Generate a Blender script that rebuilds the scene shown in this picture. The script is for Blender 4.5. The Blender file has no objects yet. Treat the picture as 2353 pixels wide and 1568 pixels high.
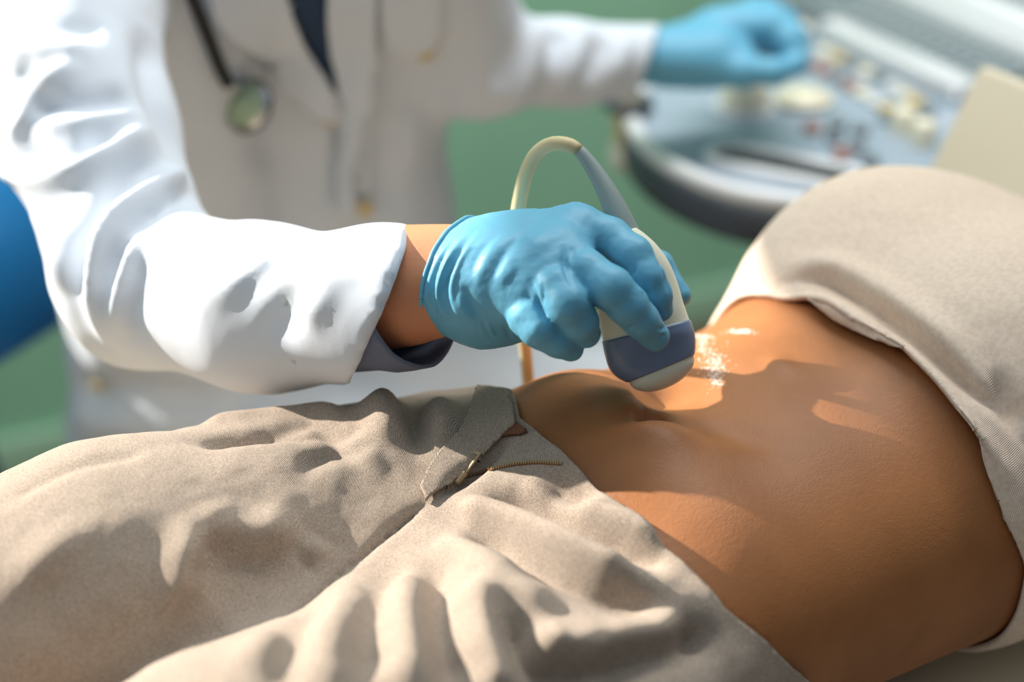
import bpy, bmesh, math, random
import numpy as np
from mathutils import Vector, Matrix
from mathutils.bvhtree import BVHTree

random.seed(7)
RNG = np.random.default_rng(7)
SC = bpy.context.scene
COL = SC.collection

# ------------------------------------------------------------------ camera
W_PX, H_PX = 2353.0, 1568.0
TILT = math.radians(28.0)
CAM = np.array([0.0, 0.0, 1.456])
LENS = 60.0
FPX = LENS / 36.0 * W_PX
FW = np.array([0.0, math.cos(TILT), -math.sin(TILT)])
UP = np.array([0.0, math.sin(TILT), math.cos(TILT)])
RT = np.array([1.0, 0.0, 0.0])

cam_data = bpy.data.cameras.new('camera')
cam = bpy.data.objects.new('camera', cam_data)
COL.objects.link(cam)
cam.location = CAM
cam.rotation_euler = (math.radians(90) - TILT, 0, 0)
cam_data.lens = LENS
cam_data.sensor_width = 36.0
cam_data.clip_start = 0.05
cam_data.dof.use_dof = True
cam_data.dof.focus_distance = 0.985
cam_data.dof.aperture_fstop = 2.3
cam_data.dof.aperture_blades = 0
SC.camera = cam

# ------------------------------------------------------------------ light
SC.view_settings.view_transform = 'Standard'
SC.view_settings.look = 'None'
SC.view_settings.gamma = 1.0
SC.view_settings.use_curve_mapping = False
SC.view_settings.exposure = 0.0
SC.cycles.use_denoising = True
SC.cycles.max_bounces = 6

world = bpy.data.worlds.new('world')
SC.world = world
world.use_nodes = True
wn = world.node_tree.nodes
wl = world.node_tree.links
bg = wn['Background']
# daylight: bright overhead and towards the windows at the left and back, dim behind the camera
geo = wn.new('ShaderNodeNewGeometry'); dp = wn.new('ShaderNodeVectorMath'); dp.operation = 'DOT_PRODUCT'
SKY_DIR = Vector((0.60, -0.45, -0.66)).normalized()
dp.inputs[1].default_value = SKY_DIR
wl.new(geo.outputs['Incoming'], dp.inputs[0])
rp = wn.new('ShaderNodeMapRange'); rp.interpolation_type = 'SMOOTHSTEP'
rp.inputs['From Min'].default_value = -0.40; rp.inputs['From Max'].default_value = 0.95
rp.inputs['To Min'].default_value = 0.10; rp.inputs['To Max'].default_value = 1.0
wl.new(dp.outputs['Value'], rp.inputs['Value']); wl.new(rp.outputs['Result'], bg.inputs['Strength'])
bg.inputs['Color'].default_value = (0.82, 0.95, 1.04, 1)

TO_SUN = np.array([-0.80, 0.31, 0.44])
sun_data = bpy.data.lights.new('sun', 'SUN')
sun_data.energy = 10.8
sun_data.angle = math.radians(0.5)
sun_data.color = (1.0, 0.93, 0.84)
sun = bpy.data.objects.new('sun', sun_data)
COL.objects.link(sun)
sun.rotation_euler = Vector(TO_SUN).to_track_quat('Z', 'Y').to_euler()
sun.location = (-3, 1, 4)

# added unseen fill light, brightens the back wall and console from above
pan_d = bpy.data.lights.new('added_fill_panel', 'AREA'); pan_d.shape = 'RECTANGLE'; pan_d.size = 1.3; pan_d.size_y = 0.4
pan_d.energy = 32.0; pan_d.color = (1.0, 0.98, 0.94)
pan = bpy.data.objects.new('added_fill_panel', pan_d); COL.objects.link(pan)
pan.location = (0.30, 1.60, 2.35)
pan.rotation_euler = (Vector(pan.location) - Vector((0.1, 2.75, 0.25))).to_track_quat('Z', 'Y').to_euler()

# ------------------------------------------------------------------ helpers
def P(px, py, d):
    """a measured place: how far right and up it lies at distance d from the camera"""
    return CAM + d * (FW + (px - W_PX / 2) / FPX * RT - (py - H_PX / 2) / FPX * UP)

def proj(v):
    r = np.asarray(v, float) - CAM
    d = r @ FW
    return np.stack([W_PX / 2 + FPX * (r @ RT) / d, H_PX / 2 - FPX * (r @ UP) / d, d], -1)

def ray_dir(px, py):
    v = FW + (px - W_PX / 2) / FPX * RT - (py - H_PX / 2) / FPX * UP
    return v / np.linalg.norm(v)

class Grid:
    def __init__(self, lo, hi, h):
        self.lo = np.array(lo, np.float32); self.h = h
        n = np.ceil((np.array(hi) - np.array(lo)) / h).astype(int) + 1
        self.n = n
        ax = [(self.lo[i] + h * np.arange(n[i])).astype(np.float32) for i in range(3)]
        self.x = ax[0][:, None, None]; self.y = ax[1][None, :, None]; self.z = ax[2][None, None, :]
        self.f = np.full(n, 1.0, np.float32)

    def _window(self, lo, hi):
        i0 = np.clip(np.floor((np.array(lo) - self.lo) / self.h).astype(int), 0, self.n)
        i1 = np.clip(np.ceil((np.array(hi) - self.lo) / self.h).astype(int) + 1, 0, self.n)
        sl = tuple(slice(a, b) for a, b in zip(i0, i1))
        return sl, self.x[sl[0]], self.y[:, sl[1]], self.z[:, :, sl[2]]

    def union(self, d, sl, k):
        f = self.f[sl]
        if k <= 0:
            self.f[sl] = np.minimum(f, d)
        else:
            hh = np.clip(k - np.abs(f - d), 0, None) / k
            self.f[sl] = np.minimum(f, d) - hh * hh * k * 0.25

    def carve(self, d, sl, k=0.002):
        f = self.f[sl]; d = -d
        hh = np.clip(k - np.abs(f - d), 0, None) / k
        self.f[sl] = np.maximum(f, d) + hh * hh * k * 0.25

    def cone_d(self, a, b, ra, rb, pad):
        a = np.array(a, np.float32); b = np.array(b, np.float32)
        lo = np.minimum(a - ra, b - rb) - pad; hi = np.maximum(a + ra, b + rb) + pad
        sl, x, y, z = self._window(lo, hi)
        ba = b - a; L = float(ba @ ba) + 1e-12
        px, py, pz = x - a[0], y - a[1], z - a[2]
        h = np.clip((px * ba[0] + py * ba[1] + pz * ba[2]) / L, 0, 1)
        d = np.sqrt((px - h * ba[0]) ** 2 + (py - h * ba[1]) ** 2 + (pz - h * ba[2]) ** 2) - (ra + (rb - ra) * h)
        return d, sl

    def cone(self, a, b, ra, rb, k=0.01, pad=0.05):
        d, sl = self.cone_d(a, b, ra, rb, pad); self.union(d, sl, k)

    def cut_cone(self, a, b, ra, rb, k=0.002, pad=0.01):
        d, sl = self.cone_d(a, b, ra, rb, pad); self.carve(d, sl, k)

    def chain(self, pts, rs, k=0.006, k0=None, pad=0.05):
        for i in range(len(pts) - 1):
            self.cone(pts[i], pts[i + 1], rs[i], rs[i + 1], k if (i or k0 is None) else k0, pad)

    def ell(self, c, r, k=0.01, R=None, pad=0.05):
        c = np.array(c, np.float32); r = np.array(r, np.float32)
        m = float(r.max())
        sl, x, y, z = self._window(c - m - pad, c + m + pad)
        px, py, pz = x - c[0], y - c[1], z - c[2]
        if R is not None:
            R = np.array(R, np.float32)
            px, py, pz = [R[i, 0] * px + R[i, 1] * py + R[i, 2] * pz for i in range(3)]
        k0 = np.sqrt((px / r[0]) ** 2 + (py / r[1]) ** 2 + (pz / r[2]) ** 2) + 1e-6
        k1 = np.sqrt((px / r[0] ** 2) ** 2 + (py / r[1] ** 2) ** 2 + (pz / r[2] ** 2) ** 2) + 1e-6
        self.union(k0 * (k0 - 1) / k1, sl, k)

    def plane(self, p, n):
        """keep only the side the normal points away from"""
        n = np.array(n, np.float32); n /= np.linalg.norm(n)
        d = (self.x - p[0]) * n[0] + (self.y - p[1]) * n[1] + (self.z - p[2]) * n[2]
        self.f = np.maximum(self.f, d.astype(np.float32))

    def mesh(self, smooth=2):
        return relax(*surface_nets(self.f, self.lo, self.h), smooth)

def surface_nets(f, lo, h):
    f = np.pad(f, 1, constant_values=1.0); lo = np.array(lo) - h
    s = f < 0
    c = [s[a:s.shape[0] - 1 + a, b:s.shape[1] - 1 + b, d:s.shape[2] - 1 + d] for a in (0, 1) for b in (0, 1) for d in (0, 1)]
    any_ = c[0].copy(); all_ = c[0].copy()
    for q in c[1:]:
        any_ |= q; all_ &= q
    act = any_ & ~all_
    idx = np.full(act.shape, -1, np.int64)
    ii = np.argwhere(act); idx[act] = np.arange(len(ii))
    acc = np.zeros((len(ii), 3)); cnt = np.zeros(len(ii))
    off = [np.array([a, b, d]) for a in (0, 1) for b in (0, 1) for d in (0, 1)]
    vals = [f[ii[:, 0] + o[0], ii[:, 1] + o[1], ii[:, 2] + o[2]] for o in off]
    for i in range(8):
        for j in range(i + 1, 8):
            df = off[j] - off[i]
            if np.abs(df).sum() != 1: continue
            m = (vals[i] < 0) != (vals[j] < 0)
            t = vals[i][m] / (vals[i][m] - vals[j][m])
            acc[m] += off[i] + t[:, None] * df; cnt[m] += 1
    V = lo + h * (ii + acc / cnt[:, None])
    F = []
    for ax in range(3):
        a0 = [slice(None)] * 3; a1 = [slice(None)] * 3
        a0[ax] = slice(0, -1); a1[ax] = slice(1, None)
        e0 = s[tuple(a0)]; e1 = s[tuple(a1)]
        p, q = (ax + 1) % 3, (ax + 2) % 3
        for flip in (False, True):
            m = (e0 & ~e1) if not flip else (~e0 & e1)
            e = np.argwhere(m)
            if not len(e): continue
            def cell(dp, dq):
                k = e.copy(); k[:, p] += dp; k[:, q] += dq
                return idx[k[:, 0], k[:, 1], k[:, 2]]
            quad = np.stack([cell(-1, -1), cell(0, -1), cell(0, 0), cell(-1, 0)], 1)
            F.append(quad[:, ::-1] if flip else quad)
    F = np.concatenate(F)
    return V, F[(F >= 0).all(1)]

def edges_of(F):
    e = np.concatenate([F[:, [i, (i + 1) % F.shape[1]]] for i in range(F.shape[1])])
    return e

def relax(V, F, n=2, lam=0.5):
    if n <= 0: return V, F
    e = edges_of(F); N = len(V)
    deg = np.bincount(e[:, 0], minlength=N) + np.bincount(e[:, 1], minlength=N)
    deg = np.maximum(deg, 1)
    def lap(V):
        return np.stack([(np.bincount(e[:, 0], V[e[:, 1], k], N) + np.bincount(e[:, 1], V[e[:, 0], k], N)) / deg for k in range(3)], 1) - V
    for _ in range(n):
        V = V + lam * lap(V)
        V = V - (lam + 0.03) * lap(V)
    return V, F

def vnormals(V, F):
    n = np.cross(V[F[:, 2]] - V[F[:, 0]], V[F[:, 3 if F.shape[1] > 3 else 1]] - V[F[:, 1 if F.shape[1] > 3 else 0]])
    if F.shape[1] == 3: n = np.cross(V[F[:, 1]] - V[F[:, 0]], V[F[:, 2]] - V[F[:, 0]])
    out = np.stack([sum(np.bincount(F[:, i], n[:, k], len(V)) for i in range(F.shape[1])) for k in range(3)], 1)
    return out / (np.linalg.norm(out, axis=1, keepdims=True) + 1e-12)

def bvh(V, F):
    return BVHTree.FromPolygons([tuple(v) for v in V.tolist()], F.tolist())

def hit(tree, px, py):
    """where the line of sight through this pixel meets a surface"""
    loc, nor, i, d = tree.ray_cast(Vector(CAM), Vector(ray_dir(px, py)))
    if loc is None: return None, None
    loc, nor = np.array(loc), np.array(nor)
    return loc, (nor if nor @ (CAM - loc) > 0 else -nor)

def catmull(pts, step):
    pts = np.asarray(pts, float)
    if len(pts) < 3:
        n = max(2, int(np.linalg.norm(pts[-1] - pts[0]) / step) + 1)
        return pts[0] + np.linspace(0, 1, n)[:, None] * (pts[-1] - pts[0])
    q = np.vstack([2 * pts[0] - pts[1], pts, 2 * pts[-1] - pts[-2]])
    out = []
    for i in range(1, len(q) - 2):
        n = max(2, int(np.linalg.norm(q[i + 1] - q[i]) / step) + 1)
        t = np.linspace(0, 1, n, endpoint=False)[:, None]
        out.append(0.5 * (2 * q[i] + (q[i + 1] - q[i - 1]) * t + (2 * q[i - 1] - 5 * q[i] + 4 * q[i + 1] - q[i + 2]) * t ** 2
                          + (-q[i - 1] + 3 * q[i] - 3 * q[i + 1] + q[i + 2]) * t ** 3))
    out.append(pts[-1:])
    return np.vstack(out)

def line_on(tree, px_pts, step_px=14):
    out = []
    for p in catmull(np.array(px_pts, float), step_px):
        l, n = hit(tree, p[0], p[1])
        if l is not None: out.append(l)
    return np.array(out)

def seg_dist(Vs, L):
    best = np.full(len(Vs), 1e9); tb = np.zeros(len(Vs)); side = np.zeros((len(Vs), 3))
    acc = np.r_[0, np.cumsum(np.linalg.norm(np.diff(L, axis=0), axis=1))]; tot = acc[-1] + 1e-9
    for i in range(len(L) - 1):
        a = L[i]; ba = L[i + 1] - a; l2 = ba @ ba + 1e-12
        h = np.clip(((Vs - a) @ ba) / l2, 0, 1)
        w = Vs - a - h[:, None] * ba
        d = np.sqrt((w * w).sum(1)); m = d < best
        best[m] = d[m]; tb[m] = (acc[i] + h[m] * math.sqrt(l2)) / tot; side[m] = np.cross(ba, w)[m] if False else w[m]
    return best, tb, side

def folds(V, F, strokes, tree=None, passes=1):
    """raise (h > 0) or press (h < 0) folds along lines lying on the surface.
    stroke = (pixel polyline, half width in m, height in m[, kind])"""
    V = V.copy()
    tree = tree or bvh(V, F)
    N = vnormals(V, F)
    D = np.zeros(len(V))
    for st in strokes:
        pts, w, h = st[:3]
        kind = st[3] if len(st) > 3 else 'g'
        L = line_on(tree, pts)
        if len(L) < 2: continue
        lo, hi = L.min(0) - 3.2 * w, L.max(0) + 3.2 * w
        m = np.where(((V > lo) & (V < hi)).all(1))[0]
        if not len(m): continue
        d, t, _ = seg_dist(V[m], L)
        if kind == 'g': g = np.exp(-(d / w) ** 2)
        elif kind == 'c': g = np.exp(-d / w * 1.6)
        elif kind == 'r': g = np.exp(-(d / w) ** 2) - 0.45 * np.exp(-((d - 1.7 * w) / (0.8 * w)) ** 2)
        lng = np.linalg.norm(np.diff(L, axis=0), axis=1).sum()
        taper = np.clip(np.minimum(t, 1 - t) / (0.22 if lng > 0.08 else 0.42), 0, 1); taper = taper * taper * (3 - 2 * taper)
        if kind == 'c': taper = np.clip(np.minimum(t, 1 - t) / 0.12, 0, 1)
        D[m] += h * g * (0.12 + 0.88 * taper if kind != 'c' else taper)
    return V + N * D[:, None]

def noise3(V, scale, seed=0, octaves=3):
    """smooth value noise on points"""
    out = np.zeros(len(V)); amp = 1.0
    for o in range(octaves):
        r = np.random.default_rng(seed + o).random((32, 32, 32)) * 2 - 1
        q = V * scale * 2 ** o; i = np.floor(q).astype(int); f = q - i; f = f * f * (3 - 2 * f)
        v = 0
        for a in (0, 1):
            for b in (0, 1):
                for c in (0, 1):
                    v = v + r[(i[:, 0] + a) % 32, (i[:, 1] + b) % 32, (i[:, 2] + c) % 32] * (f[:, 0] if a else 1 - f[:, 0]) * (f[:, 1] if b else 1 - f[:, 1]) * (f[:, 2] if c else 1 - f[:, 2])
        out += amp * v; amp *= 0.5
    return out

def link_mesh(name, V, F, mat, parent=None, smooth=True, uv=None):
    me = bpy.data.meshes.new(name)
    V = np.asarray(V, np.float32)
    if isinstance(F, np.ndarray):
        k = F.shape[1]
        me.vertices.add(len(V)); me.vertices.foreach_set('co', V.ravel())
        me.loops.add(F.size); me.loops.foreach_set('vertex_index', F.ravel().astype(np.int32))
        me.polygons.add(len(F))
        me.polygons.foreach_set('loop_start', (np.arange(len(F)) * k).astype(np.int32))
        me.update(calc_edges=True); me.validate()
    else:
        me.from_pydata([tuple(v) for v in V.tolist()], [], F); me.update()
    if smooth:
        me.polygons.foreach_set('use_smooth', np.ones(len(me.polygons), bool))
    o = bpy.data.objects.new(name, me)
    COL.objects.link(o)
    if mat is not None: me.materials.append(mat)
    if parent is not None: o.parent = parent
    return o

def link_bm(name, bm, mat, parent=None, smooth=True):
    bmesh.ops.recalc_face_normals(bm, faces=bm.faces)
    me = bpy.data.meshes.new(name); bm.to_mesh(me); bm.free()
    if smooth:
        for p in me.polygons: p.use_smooth = True
    o = bpy.data.objects.new(name, me); COL.objects.link(o)
    if mat is not None: me.materials.append(mat)
    if parent is not None: o.parent = parent
    return o

def tag(o, label=None, cat=None, group=None, kind=None):
    if label: o['label'] = label
    if cat: o['category'] = cat
    if group: o['group'] = group
    if kind: o['kind'] = kind
    return o

def empty(name, loc=(0, 0, 0)):
    o = bpy.data.objects.new(name, None); COL.objects.link(o)
    o.location = Vector(loc); o.empty_display_size = 0.05
    return o

def own(o, root):
    """parent keeping the place in the world"""
    bpy.context.view_layer.update()
    o.parent = root
    o.matrix_parent_inverse = root.matrix_world.inverted()
    return o

def tube(pts, radii, n=20, cap=True, step=None, squash=None):
    """round tube along a 3-D polyline; returns V, F list"""
    pts = np.asarray(pts, float); radii = np.asarray(radii, float) * np.ones(len(pts))
    if step:
        q = catmull(np.c_[pts, radii], step); pts, radii = q[:, :3], q[:, 3]
    T = np.gradient(pts, axis=0); T /= np.linalg.norm(T, axis=1, keepdims=True) + 1e-12
    u = np.cross(T[0], [0.3, 0.2, 0.93]); u /= np.linalg.norm(u)
    V = []; F = []
    for i in range(len(pts)):
        u = u - T[i] * (u @ T[i]); u /= np.linalg.norm(u); v = np.cross(T[i], u)
        for k in range(n):
            a = 2 * math.pi * k / n
            V.append(pts[i] + radii[i] * (math.cos(a) * u + math.sin(a) * v))
    for i in range(len(pts) - 1):
        for k in range(n):
            F.append((i * n + k, i * n + (k + 1) % n, (i + 1) * n + (k + 1) % n, (i + 1) * n + k))
    if cap:
        F.append(tuple(range(n))[::-1]); F.append(tuple((len(pts) - 1) * n + k for k in range(n)))
    return np.array(V), F

def box_bm(bm, c, ex, ey, ez, bevel=0.0, seg=3):
    """box with half-extent vectors"""
    c = Vector(c); ex, ey, ez = Vector(ex), Vector(ey), Vector(ez)
    vs = [bm.verts.new(c + a * ex + b * ey + d * ez) for a in (-1, 1) for b in (-1, 1) for d in (-1, 1)]
    q = [(0, 1, 3, 2), (4, 6, 7, 5), (0, 4, 5, 1), (2, 3, 7, 6), (0, 2, 6, 4), (1, 5, 7, 3)]
    fs = [bm.faces.new([vs[i] for i in f]) for f in q]
    if bevel > 0:
        es = list({e for f in fs for e in f.edges})
        bmesh.ops.bevel(bm, geom=es, offset=bevel, segments=seg, profile=0.5, affect='EDGES')
    return bm

def box(name, c, ex, ey, ez, mat, parent=None, bevel=0.0, seg=3, smooth=True):
    bm = bmesh.new(); box_bm(bm, c, ex, ey, ez, bevel, seg)
    return link_bm(name, bm, mat, parent, smooth)

def solidify(o, t, offset=1.0, subsurf=0):
    m = o.modifiers.new('thick', 'SOLIDIFY'); m.thickness = t; m.offset = offset
    m.use_even_offset = False
    return o

def poly_patch(name, tree, px_poly, mat, parent, lift=0.002, thick=0.002, step=8, rnd=None, bulge=None):
    """a cloth panel lying on a surface: outline given where it shows, laid on the surface and given thickness"""
    from mathutils.geometry import delaunay_2d_cdt
    out = np.array(px_poly, float)
    dense = []
    for i in range(len(out)):
        a, b = out[i], out[(i + 1) % len(out)]
        n = max(1, int(np.linalg.norm(b - a) / step))
        dense += [a + (b - a) * k / n for k in range(n)]
    dense = np.array(dense)
    lo, hi = out.min(0), out.max(0)
    inner = [(x, y) for x in np.arange(lo[0] + step / 2, hi[0], step) for y in np.arange(lo[1] + step / 2, hi[1], step)]
    pts = [Vector(p) for p in dense] + [Vector(p) for p in inner]
    n = len(dense)
    vs, es, fs, *_ = delaunay_2d_cdt(pts, [(i, (i + 1) % n) for i in range(n)], [list(range(n))], 1, 1e-4)
    V = []
    for v in vs:
        l, nn = hit(tree, v.x, v.y)
        if l is None:
            l, nn, _, _ = tree.find_nearest(Vector(P(v.x, v.y, proj(V[-1])[2] if V else 1.2)))
            l, nn = np.array(l), np.array(nn); nn = nn if nn @ (CAM - l) > 0 else -nn
        V.append(l + nn * lift)
    V = np.array(V)
    F = [tuple(f) for f in fs]
    o = link_mesh(name, V, F, mat, parent)
    solidify(o, thick, 1.0)
    # outward side: make the faces look towards the outside of the surface
    o.data.update()
    s = sum(p.normal.dot(Vector(CAM - V[p.vertices[0]])) for p in o.data.polygons)
    if s < 0: o.data.flip_normals()
    return o

# ------------------------------------------------------------------ materials
def srgb(r, g, b):
    f = lambda c: (c / 255) / 12.92 if c / 255 <= 0.04045 else ((c / 255 + 0.055) / 1.055) ** 2.4
    return (f(r), f(g), f(b), 1)

def mat(name, col, rough=0.6, spec=0.4, sheen=0.0, metal=0.0, sss=0.0, sss_r=(1, 0.4, 0.2), coat=0.0, trans=0.0):
    m = bpy.data.materials.new(name); m.use_nodes = True
    b = m.node_tree.nodes['Principled BSDF']
    b.inputs['Base Color'].default_value = col
    b.inputs['Roughness'].default_value = rough
    b.inputs['Specular IOR Level'].default_value = spec
    b.inputs['Metallic'].default_value = metal
    b.inputs['Sheen Weight'].default_value = sheen
    b.inputs['Coat Weight'].default_value = coat
    if sss > 0:
        b.inputs['Subsurface Weight'].default_value = sss
        b.inputs['Subsurface Radius'].default_value = sss_r
        b.inputs['Subsurface Scale'].default_value = 0.006
    if trans > 0: b.inputs['Transmission Weight'].default_value = trans
    return m

def vary(m, scale, col2, lo=0.4, hi=0.6, detail=3.0, stretch=(1, 1, 1)):
    """mottle the base colour between its own and a second colour"""
    nt = m.node_tree; b = nt.nodes['Principled BSDF']
    tc = nt.nodes.new('ShaderNodeTexCoord'); mp = nt.nodes.new('ShaderNodeMapping')
    mp.inputs['Scale'].default_value = stretch
    n = nt.nodes.new('ShaderNodeTexNoise'); n.inputs['Scale'].default_value = scale; n.inputs['Detail'].default_value = detail
    r = nt.nodes.new('ShaderNodeMapRange'); r.inputs['From Min'].default_value = lo; r.inputs['From Max'].default_value = hi
    mx = nt.nodes.new('ShaderNodeMix'); mx.data_type = 'RGBA'
    link = b.inputs['Base Color'].links
    if link: nt.links.new(link[0].from_socket, mx.inputs['A'])
    else: mx.inputs['A'].default_value = b.inputs['Base Color'].default_value
    mx.inputs['B'].default_value = col2
    nt.links.new(tc.outputs['Object'], mp.inputs['Vector']); nt.links.new(mp.outputs['Vector'], n.inputs['Vector'])
    nt.links.new(n.outputs['Fac'], r.inputs['Value']); nt.links.new(r.outputs['Result'], mx.inputs['Factor'])
    nt.links.new(mx.outputs['Result'], b.inputs['Base Color'])
    return m

def bump(m, kind, scale, dist, strength=1.0, rot=(0, 0, 0), detail=4.0, stretch=(1, 1, 1)):
    nt = m.node_tree; b = nt.nodes['Principled BSDF']
    tc = nt.nodes.new('ShaderNodeTexCoord'); mp = nt.nodes.new('ShaderNodeMapping')
    mp.inputs['Rotation'].default_value = rot; mp.inputs['Scale'].default_value = stretch
    nt.links.new(tc.outputs['Object'], mp.inputs['Vector'])
    if kind == 'noise':
        n = nt.nodes.new('ShaderNodeTexNoise'); n.inputs['Detail'].default_value = detail; out = n.outputs['Fac']
    elif kind == 'voronoi':
        n = nt.nodes.new('ShaderNodeTexVoronoi'); out = n.outputs['Distance']
    else:
        n = nt.nodes.new('ShaderNodeTexWave'); n.inputs['Distortion'].default_value = 1.2; n.inputs['Detail'].default_value = 1.0; out = n.outputs['Fac']
    n.inputs['Scale'].default_value = scale
    nt.links.new(mp.outputs['Vector'], n.inputs['Vector'])
    bp = nt.nodes.new('ShaderNodeBump'); bp.inputs['Distance'].default_value = dist; bp.inputs['Strength'].default_value = strength
    nt.links.new(out, bp.inputs['Height'])
    old = b.inputs['Normal'].links
    if old: nt.links.new(old[0].from_socket, bp.inputs['Normal'])
    nt.links.new(bp.outputs['Normal'], b.inputs['Normal'])
    return m

M = {}
M['skin'] = bump(bump(vary(mat('patient_skin', srgb(166, 108, 64), 0.5, 0.32, sss=0.05), 14, srgb(146, 92, 52), 0.35, 0.7), 'voronoi', 900, 0.0003, 0.35), 'noise', 260, 0.0006, 0.35)
M['skin2'] = bump(mat('doctor_skin', srgb(196, 130, 92), 0.5, 0.4, sss=0.12), 'noise', 300, 0.0004, 0.4)
M['trousers'] = bump(bump(vary(mat('beige_twill', srgb(188, 171, 155), 0.9, 0.15, sheen=0.12), 1100, srgb(154, 137, 121), 0.35, 0.65), 'wave', 520, 0.0006, 0.55, rot=(0.3, 0.4, 0.5)), 'noise', 1400, 0.0006, 0.6)
M['top'] = bump(vary(mat('sand_jersey', srgb(236, 214, 194), 0.85, 0.15, sheen=0.2), 300, srgb(226, 203, 182), 0.4, 0.6), 'wave', 420, 0.0005, 0.6, rot=(0.0, 0.0, 0.9))
M['underwear'] = bump(mat('brown_rib', srgb(140, 96, 74), 0.85, 0.15), 'wave', 300, 0.001, 0.8)
M['coat'] = bump(mat('white_coat', srgb(208, 215, 224), 0.85, 0.2, sheen=0.1), 'noise', 1200, 0.0003, 0.15)
M['shirt'] = bump(mat('navy_shirt', srgb(52, 68, 92), 0.8, 0.2), 'noise', 900, 0.0004, 0.4)
M['cuff'] = bump(mat('grey_blue_cuff', srgb(104, 112, 132), 0.85, 0.2), 'noise', 900, 0.0004, 0.4)
M['glove'] = bump(mat('blue_nitrile', srgb(98, 166, 195), 0.5, 0.4), 'noise', 420, 0.0004, 0.25)
M['probe'] = bump(mat('cream_plastic', srgb(238, 234, 210), 0.38, 0.45), 'noise', 40, 0.0003, 0.1)
M['band'] = vary(mat('blue_grey_plastic', srgb(126, 140, 168), 0.32, 0.5), 18, srgb(112, 126, 153))
M['lens'] = mat('pale_rubber', srgb(224, 222, 202), 0.35, 0.5)
M['relief'] = mat('grey_rubber', srgb(138, 152, 148), 0.45, 0.4)
M['cable'] = bump(vary(mat('yellowed_cable', srgb(216, 202, 158), 0.45, 0.4), 12, srgb(198, 180, 136)), 'noise', 200, 0.0003, 0.2)
M['wall'] = bump(vary(mat('green_wall', srgb(150, 202, 170), 0.7, 0.3), 3, srgb(144, 196, 164)), 'noise', 60, 0.002, 0.15)
M['base'] = mat('green_baseboard', srgb(166, 206, 176), 0.5, 0.4)
M['floor'] = bump(vary(mat('brown_floor', srgb(112, 80, 50), 0.5, 0.4), 6, srgb(92, 64, 40), stretch=(1, 8, 1)), 'noise', 30, 0.001, 0.2)
M['blue'] = bump(mat('blue_vinyl', srgb(20, 104, 158), 0.45, 0.4), 'noise', 500, 0.0005, 0.3)
M['beige'] = bump(mat('beige_vinyl', srgb(206, 194, 172), 0.6, 0.3), 'noise', 400, 0.0005, 0.3)
M['chrome'] = mat('steel', srgb(200, 202, 205), 0.3, 0.5, metal=1.0)
M['brass'] = mat('old_brass', srgb(172, 150, 116), 0.45, 0.5, metal=0.35)
M['black'] = mat('black_rubber', srgb(24, 28, 30), 0.5, 0.4)
M['con_grey'] = mat('console_blue_grey', srgb(150, 164, 178), 0.4, 0.45)
M['con_dark'] = mat('console_dark', srgb(66, 72, 82), 0.45, 0.4)
M['con_white'] = mat('console_white', srgb(222, 224, 226), 0.35, 0.45)
M['key_grey'] = mat('key_grey', srgb(120, 130, 134), 0.5, 0.4)
M['cream'] = mat('cream_ball', srgb(238, 230, 205), 0.25, 0.5)
M['button'] = mat('coat_button', srgb(206, 186, 140), 0.4, 0.5)
M['pale_green'] = mat('pale_green_plastic', srgb(172, 194, 164), 0.3, 0.5)
M['paper'] = mat('bed_paper', srgb(225, 226, 224), 0.8, 0.2)
# ------------------------------------------------------------------ the room
WA = np.array([-0.77, 2.28, 0.0]); WB = np.array([0.38, 2.82, 0.0])
wd = (WB - WA); wd /= np.linalg.norm(wd)
wn_ = np.array([-wd[1], wd[0], 0.0])              # away from the camera
wc = (WA + WB) / 2 + wd * 0.35
tag(box('wall_back', wc + wn_ * 0.06 + np.array([0, 0, 1.3]), wd * 1.75, wn_ * 0.06, (0, 0, 1.3), M['wall'], smooth=False), kind='structure')
tag(box('baseboard_back', wc - wn_ * 0.007 + np.array([0, 0, 0.04]), wd * 1.75, wn_ * 0.007, (0, 0, 0.04), M['base'], bevel=0.003), kind='structure')
tag(box('floor', (0, 1.2, -0.05), (5, 0, 0), (0, 4.2, 0), (0, 0, 0.05), M['floor'], smooth=False), kind='structure')

# unseen left wall and window, added so its head line ends the patch of sun
WX = -2.2
HEAD = 2.333
M['plaster'] = mat('pale_green_wall', srgb(150, 190, 160), 0.7, 0.3)
bm = bmesh.new()
for y0, y1, z0, z1 in ((-1.6, 0.15, 0, 2.7), (2.6, 3.2, 0, 2.7), (0.15, 2.6, 0, 0.95), (0.15, 2.6, HEAD, 2.7)):
    box_bm(bm, (WX - 0.05, (y0 + y1) / 2, (z0 + z1) / 2), (0.05, 0, 0), (0, (y1 - y0) / 2, 0), (0, 0, (z1 - z0) / 2))
tag(link_bm('added_wall_left', bm, M['plaster'], smooth=False), kind='structure')
bm = bmesh.new()
for y0, y1, z0, z1 in ((0.15, 0.19, 0.95, HEAD), (2.56, 2.60, 0.95, HEAD), (0.15, 2.60, 0.95, 0.99), (0.15, 2.60, HEAD - 0.03, HEAD)):
    box_bm(bm, (WX - 0.05, (y0 + y1) / 2, (z0 + z1) / 2), (0.03, 0, 0), (0, (y1 - y0) / 2, 0), (0, 0, (z1 - z0) / 2), 0.004, 2)
tag(link_bm('added_window_1', bm, M['con_white']), kind='structure')
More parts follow.
